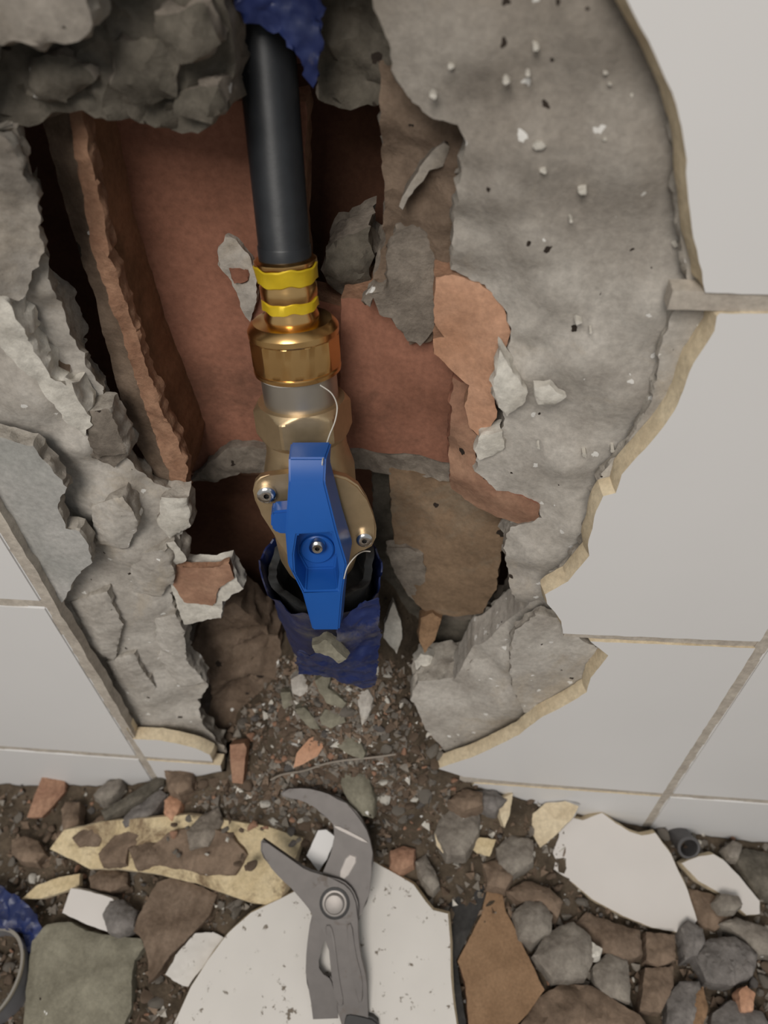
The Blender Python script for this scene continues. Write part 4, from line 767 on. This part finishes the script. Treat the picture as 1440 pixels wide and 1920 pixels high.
part('rib', plate(zp([(715, 905), (750, 890), (765, 1050), (805, 1200), (808, 1320), (780, 1330), (760, 1200), (735, 1050)]), .0064, .0012, .0004), M['tool'], hb, 40)
part('slot', plate(zp([(725, 520), (785, 542), (715, 662), (674, 642)]), .0026, .001, .0003), M['tool_edge'], ha, 40)
part('seam', plate(zp([(650, 365), (690, 378), (838, 455), (838, 470), (685, 395), (655, 380)]), .0026, .001, .0003), M['tool_edge'], ha, 40)
def pv(a, b, h):
    x, y = zp([(a, b)])[0]; d = ray(x, y); o = pc+tiltn*h; t = (o-CP).dot(tiltn)/d.dot(tiltn); return PMI @ (CP+d*t)
part('pivot_bolt', lambda bm: lathe(bm, [(.0, .0066), (.0004, .0066), (.0006, .0060), (.0006, .0052), (.0014, .0052), (.0021, .0044), (.0024, .0026)], 48, xf=Matrix.Translation(pv(655, 788, .0058))), M['tool_edge'], pli, 30)
part('pivot_washer', lambda bm: lathe(bm, [(.0, .0078), (.0003, .0078), (.0005, .0072)], 48, xf=Matrix.Translation(pv(655, 788, .0058))), M['grip'], pli, 30)
part('grip', plate(zp([(700, 1380), (745, 1395), (850, 1400), (900, 1440), (915, 1820), (700, 1820)]), .0066, .0058, .001), M['grip'], hb, 40)

# ------------------------------------------------------------------ crumbs: individual small pieces, then grit
def crumb_mesh(seed, mat, el):
    rnd = random.Random(seed); bm = bmesh.new()
    for k in range(16):
        v = Vector((rnd.gauss(0, 1), rnd.gauss(0, 1), rnd.gauss(0, 1))).normalized()*rnd.uniform(.42, .55)
        bm.verts.new((v.x, v.y*el, v.z*.6))
    r = bmesh.ops.convex_hull(bm, input=bm.verts[:])
    bmesh.ops.delete(bm, geom=[g for g in r['geom_interior'] if isinstance(g, bmesh.types.BMVert)], context='VERTS')
    bmesh.ops.bevel(bm, geom=bm.edges[:], offset=.045, segments=1, affect='EDGES')
    return bm
KINDS = [('mortar_crumb', 'small grey mortar crumb loose in the rubble heap', 'crumb', 'rock', 'grey mortar crumbs in the rubble', 8), ('clay_crumb', 'small brown clay-coloured crumb loose in the rubble heap', 'crumb', 'rock_brown', 'brown crumbs in the rubble', 9),
         ('brick_crumb', 'small reddish brick crumb loose in the rubble heap', 'crumb', 'terracotta', 'reddish brick crumbs in the rubble', 2), ('plaster_crumb', 'small whitish plaster crumb loose in the rubble heap', 'crumb', 'pale_plaster', 'whitish plaster crumbs in the rubble', 1), ('stone_crumb', 'small blue-grey mortar crumb loose in the rubble heap', 'crumb', 'grey_rock', 'blue-grey crumbs in the rubble', 3)]
protos = {}
for name, lab, cat, mt, grp, wgt in KINDS:
    for s in range(4):
        o = finish(name, crumb_mesh(len(protos)*7+s, mt, (1, .7, .5, .85)[s]), M[mt], None, 25)
        tag(o, lab, cat, grp); protos[(name, s)] = o
def inside(x, y, poly):
    r = False; n = len(poly)
    for i in range(n):
        a, b = poly[i], poly[(i+1) % n]
        if (a[1] > y) != (b[1] > y) and x < (b[0]-a[0])*(y-a[1])/(b[1]-a[1])+a[0]: r = not r
    return r
PLIERS = zp([(330, 150), (620, 170), (860, 420), (880, 800), (860, 1440), (490, 1440), (500, 800), (230, 540), (300, 430), (560, 560), (620, 340)])
STRIP = FOOT[4][0]
BLOCK = [f[0] for k, f in enumerate(FOOT) if k != 4]+[PLIERS]
rnd = random.Random(77); used = set(); placed = []; count = 0; CR = []
CRN = {'mortar_crumb': 'small grey crumb', 'clay_crumb': 'small brown crumb', 'brick_crumb': 'small reddish crumb', 'plaster_crumb': 'small whitish crumb', 'stone_crumb': 'small blue-grey crumb'}
names = [k[0] for k in KINDS]; wts = [k[5] for k in KINDS]
tries = 0
while count < 520 and tries < 30000:
    tries += 1
    x, y = (rnd.uniform(0, 1440), rnd.uniform(1440, 1920)) if rnd.random() < .6 else (rnd.gauss(650, 110), rnd.uniform(1245, 1560))
    if y < 1450 and not (400 < x < 830): continue
    if y < 1450 and (y-1230) < abs(x-620)*.9-40: continue
    lim = 1462+max(0, (x-880))*.16 if x > 830 else (1470 if x < 400 else 0)
    if y < lim: continue
    big = rnd.random()**2.2
    s = .0030+.0078*big; p = G(x, y, s*.2); rp = s*FPX/depth(p)*.42
    if any(inside(x+dx*rp, y+dy*rp, f) for f in BLOCK for dx, dy in ((0, 0), (1, 0), (-1, 0), (0, 1), (0, -1))):
        continue
    if inside(x, y, STRIP):
        if y > 1575+(x-100)*.16 or rnd.random() < .25: continue
        p = G(x, y, .016+s*.2)
    if any((p-q).length < (s+r)*.30 for q, r in placed): continue
    nm = rnd.choices(names, wts)[0]; k = rnd.randrange(4); src = protos[(nm, k)]
    if (nm, k) in used: o = src.copy(); COL.objects.link(o)
    else: o = src; used.add((nm, k))
    o.location = p; o.scale = (s, s, s); o.rotation_euler = (rnd.uniform(-.6, .6), rnd.uniform(-.6, .6), rnd.uniform(0, 6.28)); placed.append((p, s)); count += 1; CR.append((o, nm, x, y))
for key, o in protos.items():
    if key not in used: bpy.data.objects.remove(o)
NUM = ['nearest', 'second nearest', 'third nearest', 'fourth nearest', 'fifth nearest', 'sixth nearest', 'seventh nearest', 'eighth nearest', 'ninth nearest', 'tenth nearest', 'eleventh nearest', 'twelfth nearest', 'thirteenth nearest', 'fourteenth nearest', 'fifteenth nearest', 'sixteenth nearest', 'seventeenth nearest', 'eighteenth nearest']
seen = {}
for o, nm, x, y in CR:
    best = min(LAND, key=lambda l: math.hypot(l[1]-x, l[2]-y)); dx, dy = x-best[1], y-best[2]
    rel = ('right of' if dx > 0 else 'left of') if abs(dx) > abs(dy) else ('below' if dy > 0 else 'above')
    seen.setdefault((nm, best[0], rel), []).append((math.hypot(dx, dy), o))
for (nm, ref, rel), l in seen.items():
    l.sort(key=lambda q: q[0])
    for k, (d, o) in enumerate(l):
        o['label'] = '%s, %s %s the %s' % (CRN[nm], (NUM[k] if k < 18 else 'outermost')+' one' if len(l) > 1 else 'alone', rel, ref)
def grit(name, label, mat, num, seed, top=False):
    rnd = random.Random(seed); bm = bmesh.new()
    for k in range(num):
        if rnd.random() < .35: x, y = rnd.gauss(600, 110), rnd.uniform(1230, 1520)
        else: x, y = rnd.uniform(-40, 1480), rnd.uniform(1440, 1960)
        if y < 1450 and not (400 < x < 830): continue
        p = G(x, y, .0002); s = .0007+.0022*rnd.random()**2.5
        if y > 1440 and p.y > -.003: continue
        vs = []
        R = Matrix.Rotation(rnd.uniform(0, 6.28), 3, Vector((rnd.gauss(0, 1), rnd.gauss(0, 1), rnd.gauss(0, 1))).normalized())
        for c in ((1, 1, 1), (-1, -1, 1), (-1, 1, -1), (1, -1, -1), (0, 0, -1.3), (0, 1.2, 0)):
            v = R @ (Vector(c)*s*rnd.uniform(.5, .9)); vs.append(bm.verts.new(p+v))
        try: 
            for f in ((0, 1, 3), (0, 5, 1), (1, 5, 2), (5, 0, 2), (0, 3, 2), (1, 2, 4), (1, 4, 3), (3, 4, 2)): bm.faces.new([vs[i] for i in f])
        except ValueError: pass
    bmesh.ops.recalc_face_normals(bm, faces=bm.faces[:])
    tag(finish(name, bm, M[mat], None, 0), label, 'grit', kind='stuff')
grit('mortar_grit', 'fine grey mortar grit sprinkled between the rubble pieces', 'rock', 3800, 1)
grit('clay_grit', 'fine brown clay grit sprinkled between the rubble pieces', 'rock_brown', 4200, 2)
grit('plaster_grit', 'fine whitish plaster grit sprinkled over the rubble heap', 'pale_plaster', 420, 3)
